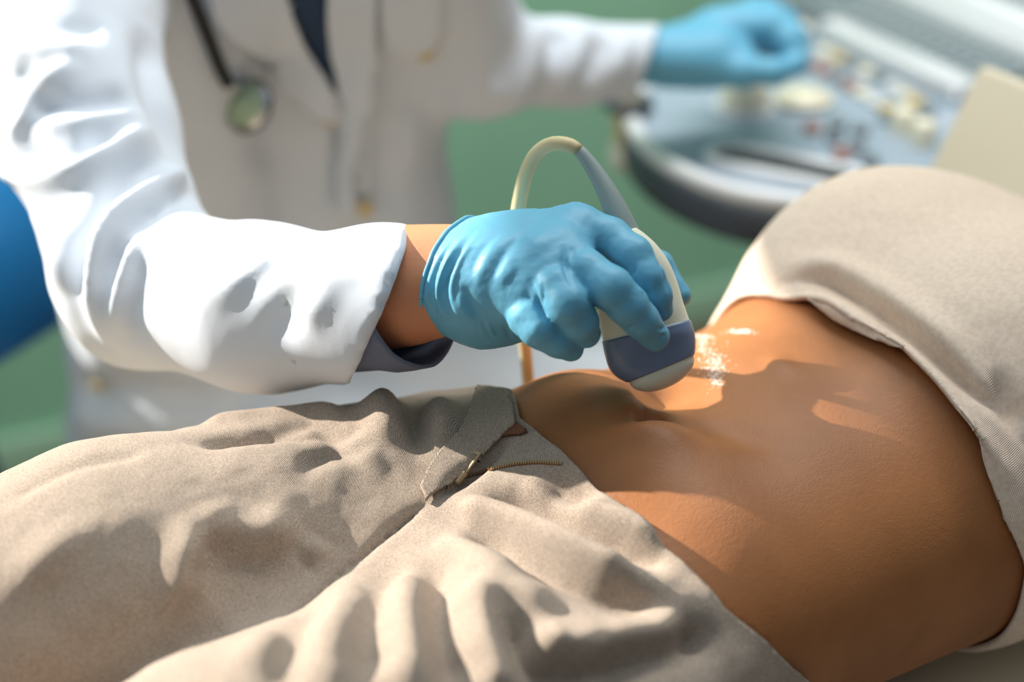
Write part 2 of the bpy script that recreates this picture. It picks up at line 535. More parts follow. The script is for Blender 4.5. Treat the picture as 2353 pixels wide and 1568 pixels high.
# ------------------------------------------------------------------ the patient, lying on the bed
BO = np.array([0.003, 0.846, 0.0])
BA = np.array([math.cos(math.radians(30)), math.sin(math.radians(30)), 0.0])   # towards the head
BC = np.array([BA[1], -BA[0], 0.0])                                           # towards the near side
def body_w(q):
    q = np.asarray(q, float)
    return BO + q[..., 0:1] * BA + q[..., 1:2] * BC + q[..., 2:3] * np.array([0, 0, 1.0])
def body_l(v):
    r = np.asarray(v, float) - BO
    return np.stack([r @ BA, r @ BC, r[..., 2]], -1)

ST = np.array([-0.60, -0.16, -0.08, -0.02, 0.02, 0.06, 0.11, 0.17, 0.23, 0.30, 0.40, 0.55, 0.80])
HW = np.array([0.15, 0.165, 0.183, 0.186, 0.180, 0.172, 0.166, 0.162, 0.162, 0.164, 0.166, 0.165, 0.165])
TP = np.array([0.80, 0.876, 0.902, 0.920, 0.934, 0.946, 0.945, 0.948, 0.951, 0.952, 0.960, 0.960, 0.950])
BT = 0.752
def spl(x, xs, ys):
    i = np.clip(np.searchsorted(xs, x) - 1, 0, len(xs) - 2)
    m = np.gradient(ys, xs); h = xs[i + 1] - xs[i]; t = (x - xs[i]) / h
    return ((2 * t ** 3 - 3 * t ** 2 + 1) * ys[i] + (t ** 3 - 2 * t ** 2 + t) * h * m[i] + (-2 * t ** 3 + 3 * t ** 2) * ys[i + 1] + (t ** 3 - t ** 2) * h * m[i + 1])

def body_field(g, legs=True, torso=(-0.17, 0.575), off=0.0, bust_k=0.07):
    s = g.x; t = g.y; z = g.z
    hw = spl(s, ST, HW) + off; tp = spl(s, ST, TP) + off
    bump_ = 0.012 * np.exp(-((s - 0.045) / 0.05) ** 2 - ((t + 0.01) / 0.085) ** 2) - 0.010 * np.exp(-((s - 0.115) / 0.028) ** 2 - ((t - 0.00) / 0.06) ** 2)
    tp = tp + bump_
    bt = BT - off
    zc = bt + (tp - bt) * 0.5; hz = (tp - bt) * 0.5
    n = np.where(t < 0, 2.05, 2.4)
    far = np.interp(s.ravel(), [-0.3, 0.0, 0.1, 0.2, 0.3], [0.72, 0.66, 0.68, 0.77, 0.84]).reshape(s.shape)
    hw = hw * np.where(t < 0, far, 1.0)
    q = (np.abs(t / hw) ** n + np.abs((z - zc) / hz) ** n + 1e-9) ** (1 / n)
    d = (q - 1) * np.minimum(hw, hz) * 1.15
    d = np.maximum(d, np.maximum(torso[0] - s, s - torso[1] + np.clip(0.97 - z, 0, 1) * 0.60)).astype(np.float32)
    g.f = d
    for sg in (-1, 1):
        if legs:
            tt = (0.094, 0.105, 0.128) if sg > 0 else (0.064, 0.080, 0.105)
            g.chain([(-0.03, sg * tt[0], 0.836 if sg > 0 else 0.846), (-0.22, sg * tt[1], 0.834 if sg > 0 else 0.859), (-0.60, sg * tt[2], 0.820 if sg > 0 else 0.806)],
                    [0.082 + off, 0.084 + off, 0.066 + off], k=0.012, k0=0.035, pad=0.08)
        g.ell((0.342, sg * 0.070, 0.940), (0.090 + off, 0.074 + off, 0.060 + off), k=bust_k, pad=0.08)

g = Grid((-0.66, -0.24, 0.74), (0.80, 0.24, 1.04), 0.004)
body_field(g)
V, F = g.mesh(4); F = F[:, ::-1].copy()
Vb = body_w(V)
body_tree = bvh(Vb, F)

def hem_curve(px_pts, far, near):
    """s of a garment edge as a function of t, read on the body"""
    q = np.array([body_l(hit(body_tree, *p)[0]) for p in px_pts if hit(body_tree, *p)[0] is not None])
    a = np.arctan2(q[:, 1], q[:, 2] - 0.80)
    i = np.argsort(a); a, q = a[i], q[i]
    ts = np.r_[-3.2, a, a[-1] + 0.8, 3.2]; ss = np.r_[q[0, 0] + far, q[:, 0], q[-1, 0] + near, q[-1, 0] + near]
    def f(Q):
        v = np.interp(np.arctan2(Q[:, 1], Q[:, 2] - 0.80), ts, ss)
        return v
    return f

def clip_side(V, F, val):
    """cut a quad mesh cleanly where val = 0 and keep val < 0"""
    me = bpy.data.meshes.new('tmp'); me.from_pydata([(float(a), float(b), float(c)) for a, b, c in V], [], F.tolist())
    bm = bmesh.new(); bm.from_mesh(me); bpy.data.meshes.remove(me)
    lay = bm.verts.layers.float_vector.new('co')
    bm.verts.ensure_lookup_table()
    for i, v in enumerate(bm.verts):
        v[lay] = v.co.copy()
        v.co.x = float(val[i])
    return bm, lay

def cut_cloth(name, V, F, val, w_fn, mat_, parent, thick):
    bm, lay = clip_side(V, F, val)
    bmesh.ops.bisect_plane(bm, geom=bm.verts[:] + bm.edges[:] + bm.faces[:], plane_co=(0, 0, 0), plane_no=(1, 0, 0), clear_outer=True, dist=1e-5)
    for v in bm.verts: v.co = v[lay]
    bm.verts.layers.float_vector.remove(bm.verts.layers.float_vector['co'])
    bm.verts.ensure_lookup_table()
    L = np.array([v.co[:] for v in bm.verts])
    Wd = w_fn(L)
    for v, p in zip(bm.verts, Wd): v.co = p
    me = bpy.data.meshes.new(name); bm.to_mesh(me); bm.free()
    for p in me.polygons: p.use_smooth = True
    o = bpy.data.objects.new(name, me); COL.objects.link(o); me.materials.append(mat_)
    if parent: o.parent = parent
    solidify(o, thick, 0.0)
    return o

# --- skin
SKIN_FOLDS = [
    ([(1440, 966), (1480, 952), (1520, 950), (1565, 968)], 0.006, -0.013),
    ([(1400, 985), (1470, 985), (1540, 1000), (1620, 1025)], 0.014, 0.004),
    ([(1540, 962), (1640, 985), (1740, 1020), (1800, 1060)], 0.012, -0.0035),
    ([(1225, 1010), (1300, 1075), (1400, 1165), (1520, 1275)], 0.010, -0.002),
    ([(1420, 900), (1500, 915), (1585, 880)], 0.014, -0.006),
    ([(1740, 820), (1790, 835), (1830, 870)], 0.008, 0.002),
    ([(1480, 925), (1500, 945), (1512, 960)], 0.002, -0.001), ([(1508, 925), (1525, 945), (1530, 962)], 0.002, -0.001),
]
Vb = folds(Vb, F, SKIN_FOLDS, body_tree)
T_HEM = [(1183, 925), (1195, 985), (1240, 1022), (1300, 1070), (1400, 1160), (1500, 1250), (1650, 1400), (1780, 1508), (1850, 1566)]
t_hem = hem_curve(T_HEM, 0.0, 0.02)
Vl = body_l(Vb)
k_ = np.clip((t_hem(Vl) - 0.001 - Vl[:, 0]) / 0.008, 0, 1)
P_HEM = [(1690, 704), (1743, 692), (1799, 700), (1847, 716), (1916, 763), (2020, 816), (2103, 880), (2172, 962), (2229, 1036), (2255, 1095), (2300, 1195), (2350, 1305)]
p_hem = hem_curve(P_HEM, 0.0, 0.0)
k_ = np.maximum(k_, 0.8 * np.clip((Vl[:, 0] - p_hem(Vl) - 0.007) / 0.012, 0, 1))
Vin = Vb - vnormals(Vb, F) * (0.016 * k_)[:, None]
body = link_mesh('person', Vin, F, M['skin'])
tag(body, 'bare midriff of a person lying back in beige trousers and a raised sand top', 'person')
body_tree = bvh(Vb, F)

# --- trousers
g = Grid((-0.64, -0.25, 0.74), (0.22, 0.25, 1.03), 0.0026)
body_field(g, off=0.006)
V, F2 = g.mesh(10); F2 = F2[:, ::-1].copy()
tr_tree = bvh(body_w(V), F2)
TR = [
    ([(449, 1180), (430, 1250), (405, 1340), (377, 1440)], 0.010, 0.011),
    ([(444, 1012), (586, 997), (714, 971), (796, 997), (877, 987)], 0.007, -0.006),
    ([(418, 1022), (653, 999), (745, 999), (806, 1038), (877, 1022)], 0.007, -0.007),
    ([(700, 1110), (722, 1060), (785, 1048), (836, 1073), (887, 1084)], 0.007, -0.006),
    ([(450, 990), (600, 960), (720, 945), (800, 970)], 0.010, 0.006),
    ([(780, 1015), (830, 1055), (890, 1050)], 0.010, 0.006),
    ([(864, 905), (885, 976), (898, 1053)], 0.013, 0.018),
    ([(935, 930), (957, 1000), (962, 1050)], 0.009, -0.010),
    ([(1005, 925), (1012, 985), (1000, 1050)], 0.010, 0.013),
    ([(470, 1150), (500, 1210), (520, 1260)], 0.012, 0.005),
    ([(520, 1262), (586, 1232), (700, 1203)], 0.012, 0.008),
    ([(430, 1360), (540, 1290), (680, 1262)], 0.016, -0.006),
    ([(690, 1290), (724, 1265), (745, 1240)], 0.010, 0.006),
    ([(0, 1168), (153, 1085), (357, 1034)], 0.006, -0.003),
    ([(0, 1415), (51, 1339), (153, 1257), (260, 1215)], 0.012, 0.006),
    # near leg
    ([(1215, 1108), (1310, 1130), (1390, 1158)], 0.009, -0.013),
    ([(1180, 1112), (1310, 1152), (1437, 1203), (1540, 1272)], 0.006, 0.008),
    ([(1091, 1154), (1208, 1150), (1310, 1184), (1437, 1245), (1560, 1318)], 0.009, -0.016),
    ([(1019, 1150), (1106, 1175), (1208, 1218), (1361, 1290), (1514, 1350)], 0.009, 0.012),
    ([(1055, 1205), (1157, 1240), (1284, 1308), (1437, 1375), (1570, 1412)], 0.011, -0.016),
    ([(1010, 1230), (1100, 1290), (1200, 1370), (1300, 1420)], 0.012, 0.008),
    ([(990, 1260), (1004, 1340), (1014, 1434), (1045, 1540), (1070, 1640)], 0.012, -0.014),
    ([(940, 1300), (935, 1400), (950, 1520), (970, 1630)], 0.013, 0.008),
    ([(1090, 1330), (1112, 1430), (1130, 1545), (1150, 1640)], 0.012, 0.011),
    ([(1140, 1370), (1185, 1470), (1245, 1555), (1300, 1640)], 0.011, -0.015),
    ([(1195, 1440), (1280, 1488), (1390, 1492), (1510, 1460), (1600, 1432)], 0.012, 0.013),
    ([(1340, 1540), (1420, 1522), (1500, 1500), (1670, 1452)], 0.012, -0.017),
    ([(1223, 1508), (1310, 1545), (1400, 1566)], 0.010, -0.014),
    ([(905, 1270), (870, 1380), (850, 1490), (840, 1600)], 0.013, -0.009),
    ([(850, 1330), (780, 1420), (740, 1530), (720, 1640)], 0.014, 0.008),
    ([(770, 1380), (700, 1460), (660, 1550), (630, 1640)], 0.013, -0.005),
    ([(640, 1450), (590, 1520), (560, 1566)], 0.012, 0.007),
    # seam from fly to crotch, and edge shadow line under the flap
    ([(985, 1152), (900, 1220), (800, 1305), (700, 1385), (640, 1420)], 0.004, -0.007, 'c'),
    ([(1190, 992), (1130, 1045), (1060, 1105), (990, 1155)], 0.005, -0.010),
]
V = body_l(folds(body_w(V), F2, TR, tr_tree))
V += vnormals(V, F2) * (0.0012 * noise3(V, 38, 3))[:, None]
trousers = cut_cloth('trousers', V, F2, V[:, 0] - t_hem(V), body_w, M['trousers'], body, 0.003)
tag(trousers, 'unzipped beige twill trousers')
tr_tree = bvh(body_w(V), F2)
flap = poly_patch('fly_flap', tr_tree, [(1100, 905), (1172, 912), (1186, 950), (1190, 984), (1128, 1030), (1050, 1093), (980, 1157), (965, 1128), (985, 1085), (1030, 1020), (1062, 975), (1085, 940)],
                  M['trousers'], trousers, lift=0.003, thick=0.003, step=5)
# zip: teeth line and pull
zl = line_on(tr_tree, [(1042, 1112), (1090, 1097), (1160, 1078), (1230, 1070), (1292, 1073)], 6)
zl = catmull(zl, 0.0014) + np.array([0, 0, 0.0028])
bm = bmesh.new()
for i in range(0, len(zl) - 1):
    t_ = zl[i + 1] - zl[i]; t_ /= np.linalg.norm(t_)
    b_ = np.cross(t_, [0, 0, 1]); b_ /= np.linalg.norm(b_)
    sgn = 1 if i % 2 else -1
    box_bm(bm, zl[i] + b_ * sgn * 0.0005, t_ * 0.00045, b_ * 0.0008, (0, 0, 0.0006))
zt = link_bm('zipper_teeth', bm, M['brass'], trousers, smooth=False)
TV, TF = tube(zl + np.array([0, 0, -0.0012]), 0.0011, 8)
link_mesh('zipper_tape', TV, TF, M['underwear'], trousers)
a = line_on(tr_tree, [(1050, 1122), (1096, 1078)], 6); a, b = a[0] + np.array([0, 0, 0.006]), a[-1] + np.array([0, 0, 0.011])
t_ = (b - a); Lz = np.linalg.norm(t_); t_ /= Lz; b_ = np.cross(t_, [0, 0, 1.0]); b_ /= np.linalg.norm(b_); n_ = np.cross(b_, t_)
bm = bmesh.new()
for sg in (-1, 1): box_bm(bm, (a + b) / 2 + b_ * 0.0022 * sg + t_ * 0.002, t_ * Lz * 0.40, b_ * 0.0009, n_ * 0.0007, 0.0004)
box_bm(bm, b, t_ * 0.0012, b_ * 0.0031, n_ * 0.0007, 0.0004)
box_bm(bm, a + t_ * Lz * 0.42, t_ * 0.0012, b_ * 0.0024, n_ * 0.0007, 0.0004)
box_bm(bm, a + t_ * 0.002, t_ * 0.0045, b_ * 0.0034, n_ * 0.0022, 0.0012)
tag(link_bm('zipper_pull', bm, M['brass'], trousers), 'small brass zip pull')
# strip of underwear at the open waist
poly_patch('underwear', tr_tree, [(1140, 1012), (1170, 992), (1190, 978), (1202, 984), (1216, 1000), (1200, 1007), (1165, 1008)], M['underwear'], body, lift=0.0025, thick=0.002, step=6)

# --- top
g = Grid((0.10, -0.23, 0.74), (0.78, 0.23, 1.04), 0.0028)
body_field(g, legs=False, torso=(0.0, 0.585), off=0.007, bust_k=0.07)
V, F3 = g.mesh(8); F3 = F3[:, ::-1].copy()
tp_tree = bvh(body_w(V), F3)
TOPF = [
    ([(1790, 650), (1890, 641), (1990, 689), (2064, 741), (2125, 789), (2194, 854), (2302, 958), (2352, 1023)], 0.0045, -0.013),
    ([(1780, 668), (1869, 663), (1934, 682), (2020, 734), (2129, 808), (2200, 880)], 0.003, -0.004),
    ([(1760, 690), (1860, 690), (1960, 740), (2060, 800), (2140, 880), (2240, 1000), (2340, 1140)], 0.007, 0.010),
    ([(1800, 610), (1900, 612), (2000, 655), (2090, 715), (2170, 780), (2250, 870)], 0.009, 0.006),
    ([(2276, 836), (2302, 910), (2352, 1005)], 0.007, -0.010),
    ([(2240, 850), (2275, 930), (2330, 1010)], 0.008, 0.004),
]
V = body_l(folds(body_w(V), F3, TOPF, tp_tree))
V += vnormals(V, F3) * (0.0010 * noise3(V, 26, 9))[:, None]
hv = V[:, 0] - p_hem(V)
V += vnormals(V, F3) * (0.0052 * np.exp(-np.clip(hv, 0, 1) / 0.007))[:, None]      # the edge hugs the skin
top = cut_cloth('top', V, F3, p_hem(V) - V[:, 0], body_w, M['top'], body, 0.003)
tag(top, 'sand jersey top pulled up to the ribs')
# ------------------------------------------------------------------ the doctor, seated behind the bed
def px_r(r, d): return r * d / FPX
Z1 = np.array([0, 0, 1.0])
SHO_R, MID_R, ELB_R, WRI_R = P(110, -170, 1.34), P(200, 290, 1.22), P(325, 652, 1.13), P(890, 703, 1.012)
SHO_L, ELB_L, WRI_L = P(960, -150, 1.44), P(1110, 145, 1.52), P(1490, 140, 1.60)
TC = np.array([-0.235, 1.45, 0.0])
FD = np.array([0.5, -0.866, 0.0]); SD = np.array([0.866, 0.5, 0.0])
HIP = np.array([-0.25, 1.52, 0.57])

def torso(g, off):
    for sg in (-1, 1):
        g.chain([HIP + SD * 0.075 * sg, TC + SD * 0.078 * sg + Z1 * 0.80, TC + SD * 0.085 * sg - FD * 0.01 + Z1 * 1.02, TC + SD * 0.09 * sg - FD * 0.03 + Z1 * 1.16],
                [0.120 + off, 0.098 + off, 0.102 + off, 0.075 + off], k=0.03, k0=0.05, pad=0.08)
    g.cone(SHO_R, SHO_L, 0.055 + off, 0.055 + off, 0.05, 0.08)
    g.chain([HIP + SD * 0.05, HIP + np.array([0.17, -0.03, 0.035]), np.array([0.115, 1.47, 0.595])], [0.10 + off, 0.088 + off, 0.066 + off], k=0.03, k0=0.06)
    g.chain([HIP - SD * 0.06, HIP + np.array([0.07, -0.18, 0.02]), np.array([-0.10, 1.26, 0.545])], [0.10 + off, 0.088 + off, 0.066 + off], k=0.03, k0=0.06)

# body under the clothes, wrist and hands included
g = Grid((-0.56, 0.78, 0.40), (0.42, 1.72, 1.24), 0.006)
g.f[:] = 1.0
torso(g, -0.018)
for q, r in (((SHO_R, MID_R, ELB_R), (0.052, 0.046, 0.040)), ((SHO_L, ELB_L, WRI_L), (0.05, 0.026, 0.015))):
    g.chain(q, r, k=0.02, k0=0.05)
g.cone(WRI_L, P(1640, 90, 1.62), 0.015, 0.014, 0.01)
V, F4 = g.mesh(2)
# the right forearm is shown bare at the wrist: finer
g = Grid(np.minimum(ELB_R, P(1180, 560, 0.97)) - 0.08, np.maximum(ELB_R, P(1180, 760, 1.03)) + 0.08, 0.0028)
ARM = [ELB_R, P(640, 690, 1.06), P(860, 668, 1.012), P(950, 655, 1.000), P(1030, 642, 0.992), P(1150, 630, 0.985)]
for o, rr in ((np.array([0, 0.006, 0.0055]), (0.040, 0.036, 0.0262, 0.0245, 0.0205, 0.021)), (np.array([0, -0.004, -0.0055]), (0.040, 0.036, 0.0262, 0.0245, 0.0205, 0.021))):
    g.chain([a + o for a in ARM], rr, k=0.014, k0=0.014)
Va, Fa = g.mesh(2)
doctor = link_mesh('person', np.vstack([V, Va]), np.vstack([F4, Fa + len(V)]), M['skin2'])
tag(doctor, 'seated person in a white coat and blue gloves holding the ultrasound probe', 'person')

# --- white coat
g = Grid((-0.60, 0.78, 0.40), (0.44, 1.74, 1.26), 0.0042)
torso(g, 0.008)
g.chain([SHO_R, MID_R, ELB_R, P(600, 706, 1.065), WRI_R, P(960, 702, 1.0)], [0.076, 0.061, 0.0525, 0.0490, 0.0445, 0.043], k=0.022, k0=0.06)
g.chain([SHO_L, ELB_L, P(1300, 143, 1.56), P(1560, 138, 1.615)], [0.070, 0.044, 0.0370, 0.033], k=0.02, k0=0.05)
# cuff openings
cn = 0.90 * RT - 0.40 * UP * 0.9 + 0.10 * FW; cn /= np.linalg.norm(cn)
cp = P(882, 690, 1.01)
d = ((g.x - cp[0]) * cn[0] + (g.y - cp[1]) * cn[1] + (g.z - cp[2]) * cn[2]).astype(np.float32)
near_cuff = np.sqrt((g.x - cp[0]) ** 2 + (g.y - cp[1]) ** 2 + (g.z - cp[2]) ** 2) < 0.14
g.f = np.where(near_cuff, np.maximum(g.f, d), g.f)
g.cut_cone(P(760, 704, 1.035), P(1050, 692, 1.0), 0.0402, 0.0412)
cp2 = P(1492, 138, 1.60); cn2 = RT * 0.95 - UP * 0.30; cn2 /= np.linalg.norm(cn2)
d = ((g.x - cp2[0]) * cn2[0] + (g.y - cp2[1]) * cn2[1] + (g.z - cp2[2]) * cn2[2]).astype(np.float32)
near_cuff = np.sqrt((g.x - cp2[0]) ** 2 + (g.y - cp2[1]) ** 2 + (g.z - cp2[2]) ** 2) < 0.12
g.f = np.where(near_cuff, np.maximum(g.f, d), g.f)
g.cut_cone(P(1430, 140, 1.59), P(1620, 136, 1.62), 0.028, 0.029)
V, Fc = g.mesh(2)
coat_tree = bvh(V, Fc)
COAT = [
    ([(0, 91), (105, 119), (231, 119)], 0.010, 0.008), ([(0, 50), (120, 70), (250, 60)], 0.010, -0.006),
    ([(70, 215), (120, 180), (200, 145)], 0.008, 0.007), ([(20, 180), (100, 150)], 0.009, -0.007),
    ([(0, 379), (84, 414), (175, 400), (280, 340), (351, 273)], 0.010, 0.013), ([(30, 360), (110, 372), (190, 350), (280, 290)], 0.010, -0.008),
    ([(84, 292), (210, 282), (330, 255)], 0.008, 0.007), ([(60, 240), (200, 240), (310, 215)], 0.010, -0.007),
    ([(70, 203), (56, 266), (14, 330)], 0.007, 0.006),
    ([(428, 386), (316, 463), (252, 519), (224, 596), (224, 701), (260, 807)], 0.008, 0.011),
    ([(440, 430), (360, 480), (300, 540), (262, 610), (250, 700)], 0.007, -0.009),
    ([(395, 350), (280, 430), (205, 520), (185, 620), (190, 720)], 0.010, -0.009),
    ([(330, 505), (288, 590), (266, 765)], 0.007, 0.007), ([(340, 560), (310, 650), (300, 760)], 0.008, -0.007),
    ([(150, 480), (150, 600), (165, 700)], 0.008, 0.005), ([(60, 450), (120, 560), (150, 690)], 0.010, 0.005),
    ([(690, 545), (590, 620), (470, 715)], 0.009, 0.007), ([(580, 560), (500, 640), (440, 720)], 0.009, 0.0035),
    ([(760, 550), (660, 640), (560, 730)], 0.009, 0.004), ([(420, 540), (400, 600), (380, 680)], 0.010, 0.006), 
    ([(621, 650), (730, 640), (850, 625)], 0.007, 0.004), ([(793, 640), (740, 690), (690, 750)], 0.009, 0.005), 
    ([(700, 670), (660, 730), (600, 780)], 0.010, -0.004),
    # chest and skirt
    ([(340, 60), (360, 200), (410, 340), (440, 430)], 0.016, -0.012),
    ([(610, 60), (620, 240), (600, 420)], 0.02, -0.006), ([(780, 170), (790, 330), (772, 480)], 0.010, -0.008), ([(845, 60), (830, 280), (818, 500)], 0.014, 0.008),
    ([(900, 260), (880, 380), (890, 500)], 0.014, -0.006), ([(950, 240), (940, 400)], 0.014, 0.005),
    ([(180, 900), (350, 905), (520, 915)], 0.016, -0.010), ([(150, 960), (350, 985), (560, 950)], 0.02, 0.008), ([(600, 920), (760, 940)], 0.02, -0.008),
    # left sleeve
    ([(1180, 60), (1165, 140), (1130, 230)], 0.011, -0.010), ([(1225, 60), (1215, 140), (1180, 240)], 0.011, 0.008), ([(1285, 60), (1270, 140), (1230, 240)], 0.011, -0.009),
    ([(1330, 60), (1310, 150), (1280, 230)], 0.011, 0.007), ([(1390, 70), (1370, 150), (1340, 220)], 0.011, -0.009), ([(1440, 70), (1425, 140), (1400, 205)], 0.010, 0.006),
]
V = folds(V, Fc, COAT, coat_tree)
V += vnormals(V, Fc) * (0.0022 * noise3(V, 14, 21))[:, None]
coat = link_mesh('lab_coat', V, Fc, M['coat'], doctor)
tag(coat, 'creased white lab coat')
coat_tree = bvh(V, Fc)
# collar, front opening, pocket and buttons of the coat
sh = poly_patch('shirt', coat_tree, [(630, -70), (770, -70), (775, 40), (790, 120), (800, 210), (770, 215), (730, 150), (670, 50)], M['shirt'], doctor, 0.004, 0.002, 14)
tag(sh, 'navy shirt in the neck of the coat')
poly_patch('lapel', coat_tree, [(440, -70), (640, -70), (668, 10), (714, 100), (752, 172), (772, 225), (752, 272), (640, 182), (520, 76), (470, 20)], M['coat'], coat, 0.012, 0.006, 14)
poly_patch('lapel', coat_tree, [(748, -70), (870, -70), (862, 60), (850, 200), (832, 320), (812, 480), (792, 490), (784, 330), (778, 205), (760, 110), (752, 40)], M['coat'], coat, 0.010, 0.004, 14)
poly_patch('chest_pocket', coat_tree, [(872, -60), (1010, -60), (1006, 60), (990, 96), (940, 108), (893, 98), (880, 60)], M['coat'], coat, 0.008, 0.004, 14)
for bx, by in ((978, 104), (831, 470), (752, 262), (236, 868)):
    l, n = hit(coat_tree, bx, by)
    if l is None: continue
    bm = bmesh.new()
    R = Vector(n).to_track_quat('Z', 'Y').to_matrix().to_4x4(); R.translation = Vector(l + n * 0.010)
    bmesh.ops.create_cone(bm, segments=28, radius1=0.0085, radius2=0.0075, depth=0.004, cap_ends=True, matrix=R)
    bmesh.ops.bevel(bm, geom=bm.edges[:], offset=0.0008, segments=2, affect='EDGES')
    link_bm('button', bm, M['button'], coat)
# shirt cuff inside the right coat sleeve
ax = P(960, 690, 0.998) - P(800, 705, 1.03); ax /= np.linalg.norm(ax)
V, Fq = tube([P(770, 704, 1.034), P(830, 699, 1.022), P(890, 693, 1.010), P(915, 691, 1.005)], [0.0385, 0.0395, 0.0405, 0.0402], 56, cap=False, step=0.003)
w = (V - P(915, 700, 1.005)) @ ax
low = np.clip(-((V - P(915, 700, 1.005)) @ UP) / 0.038, -1, 1)
V = V + ax[None] * (np.clip(w + 0.05, 0, 0.05) / 0.05 * (0.010 - 0.009 * -low * (low < 0) + 0.007 * np.clip(low, 0, 1)))[:, None]
V += vnormals(V, np.array(Fq)) * (0.001 * noise3(V, 60, 4))[:, None]
cf = link_mesh('shirt_cuff', V, np.array(Fq), M['cuff'], doctor); solidify(cf, 0.0022, 0)
tag(cf, 'grey blue shirt cuff inside the coat sleeve')

# --- right glove: hand gripping the probe
def C1(cx, cy, d): return P(950 + 0.41445 * cx, 280 + 0.41445 * cy, d)
g = Grid(P(960, 660, 1.0) - np.array([0.02, 0.09, 0.09]), P(1620, 660, 1.0) + np.array([0.01, 0.10, 0.09]), 0.0012)
R_ = lambda r: r * 0.41445 / FPX
wr = [C1(140, 790, 1.004), C1(130, 930, 0.990)]
def ch(pts, rs, k=0.004, k0=0.012): g.chain([C1(*p) for p in pts], [R_(r) for r in rs], k=k, k0=k0, pad=0.03)
# back of the hand: metacarpals fanned from wrist to knuckles
ch([(120, 800, 1.004), (330, 780, 1.000), (600, 690, 0.992), (900, 592, 0.985)], (190, 185, 150, 118), k=0.02)
ch([(140, 850, 0.994), (400, 820, 0.982), (820, 722, 0.968)], (200, 190, 120), k=0.02)
ch([(130, 880, 0.990), (380, 900, 0.978), (680, 800, 0.960)], (200, 200, 118), k=0.02)
ch([(120, 910, 0.992), (350, 960, 0.982), (535, 905, 0.963)], (195, 190, 112), k=0.02)
ch([(150, 930, 1.0), (420, 1010, 0.993), (640, 1040, 0.985)], (190, 190, 150), k=0.02)     # heel of the hand
ch([(200, 800, 1.012), (520, 800, 1.012), (800, 800, 1.008)], (180, 170, 130), k=0.03)      # palm
# fingers: joined softly at the knuckle, apart further on
def finger(pts, rs, split=0.42, k0=0.010):
    a, b = np.array(pts[0], float), np.array(pts[1], float); m = a + (b - a) * split; rm = rs[0] + (rs[1] - rs[0]) * split
    ch([a, m], (rs[0], rm), k=k0)
    q = [m] + [np.array(p, float) for p in pts[1:]]; rr = [rm] + list(rs[1:])
    h = Grid(g.lo, g.lo + g.h * (g.n - 1), g.h)
    h.n = g.n; h.f = np.full(g.n, 1.0, np.float32)
    for i in range(len(q) - 1):
        h.cone(C1(*q[i]), C1(*q[i + 1]), R_(rr[i]), R_(rr[i + 1]), 0.004, 0.03)
    g.union(h.f, (slice(None),) * 3, 0.0012)
finger([(900, 592, 0.985), (1090, 640, 0.978), (1215, 742, 0.968), (1290, 860, 0.964), (1345, 960, 0.966), (1372, 1040, 0.970)], (116, 104, 104, 92, 82, 66), 0.8)
finger([(820, 722, 0.968), (960, 830, 0.950), (1095, 925, 0.940), (1190, 1020, 0.944), (1260, 1100, 0.950), (1338, 1190, 0.960)], (112, 110, 112, 104, 94, 80), 0.6)
finger([(680, 800, 0.960), (800, 930, 0.943), (855, 1010, 0.937), (920, 1110, 0.944), (955, 1170, 0.952)], (116, 112, 110, 96, 82), 0.5)
finger([(535, 905, 0.963), (640, 1080, 0.950), (700, 1150, 0.946), (800, 1215, 0.950), (872, 1255, 0.957)], (110, 106, 98, 84, 72), 0.6)
# thumb behind the probe
ch([(420, 760, 1.020), (800, 740, 1.042), (1180, 720, 1.052)], (120, 110, 90), k=0.012)
ch([(1180, 720, 1.052), (1360, 800, 1.052), (1478, 965, 1.046)], (88, 82, 66), k=0.005)
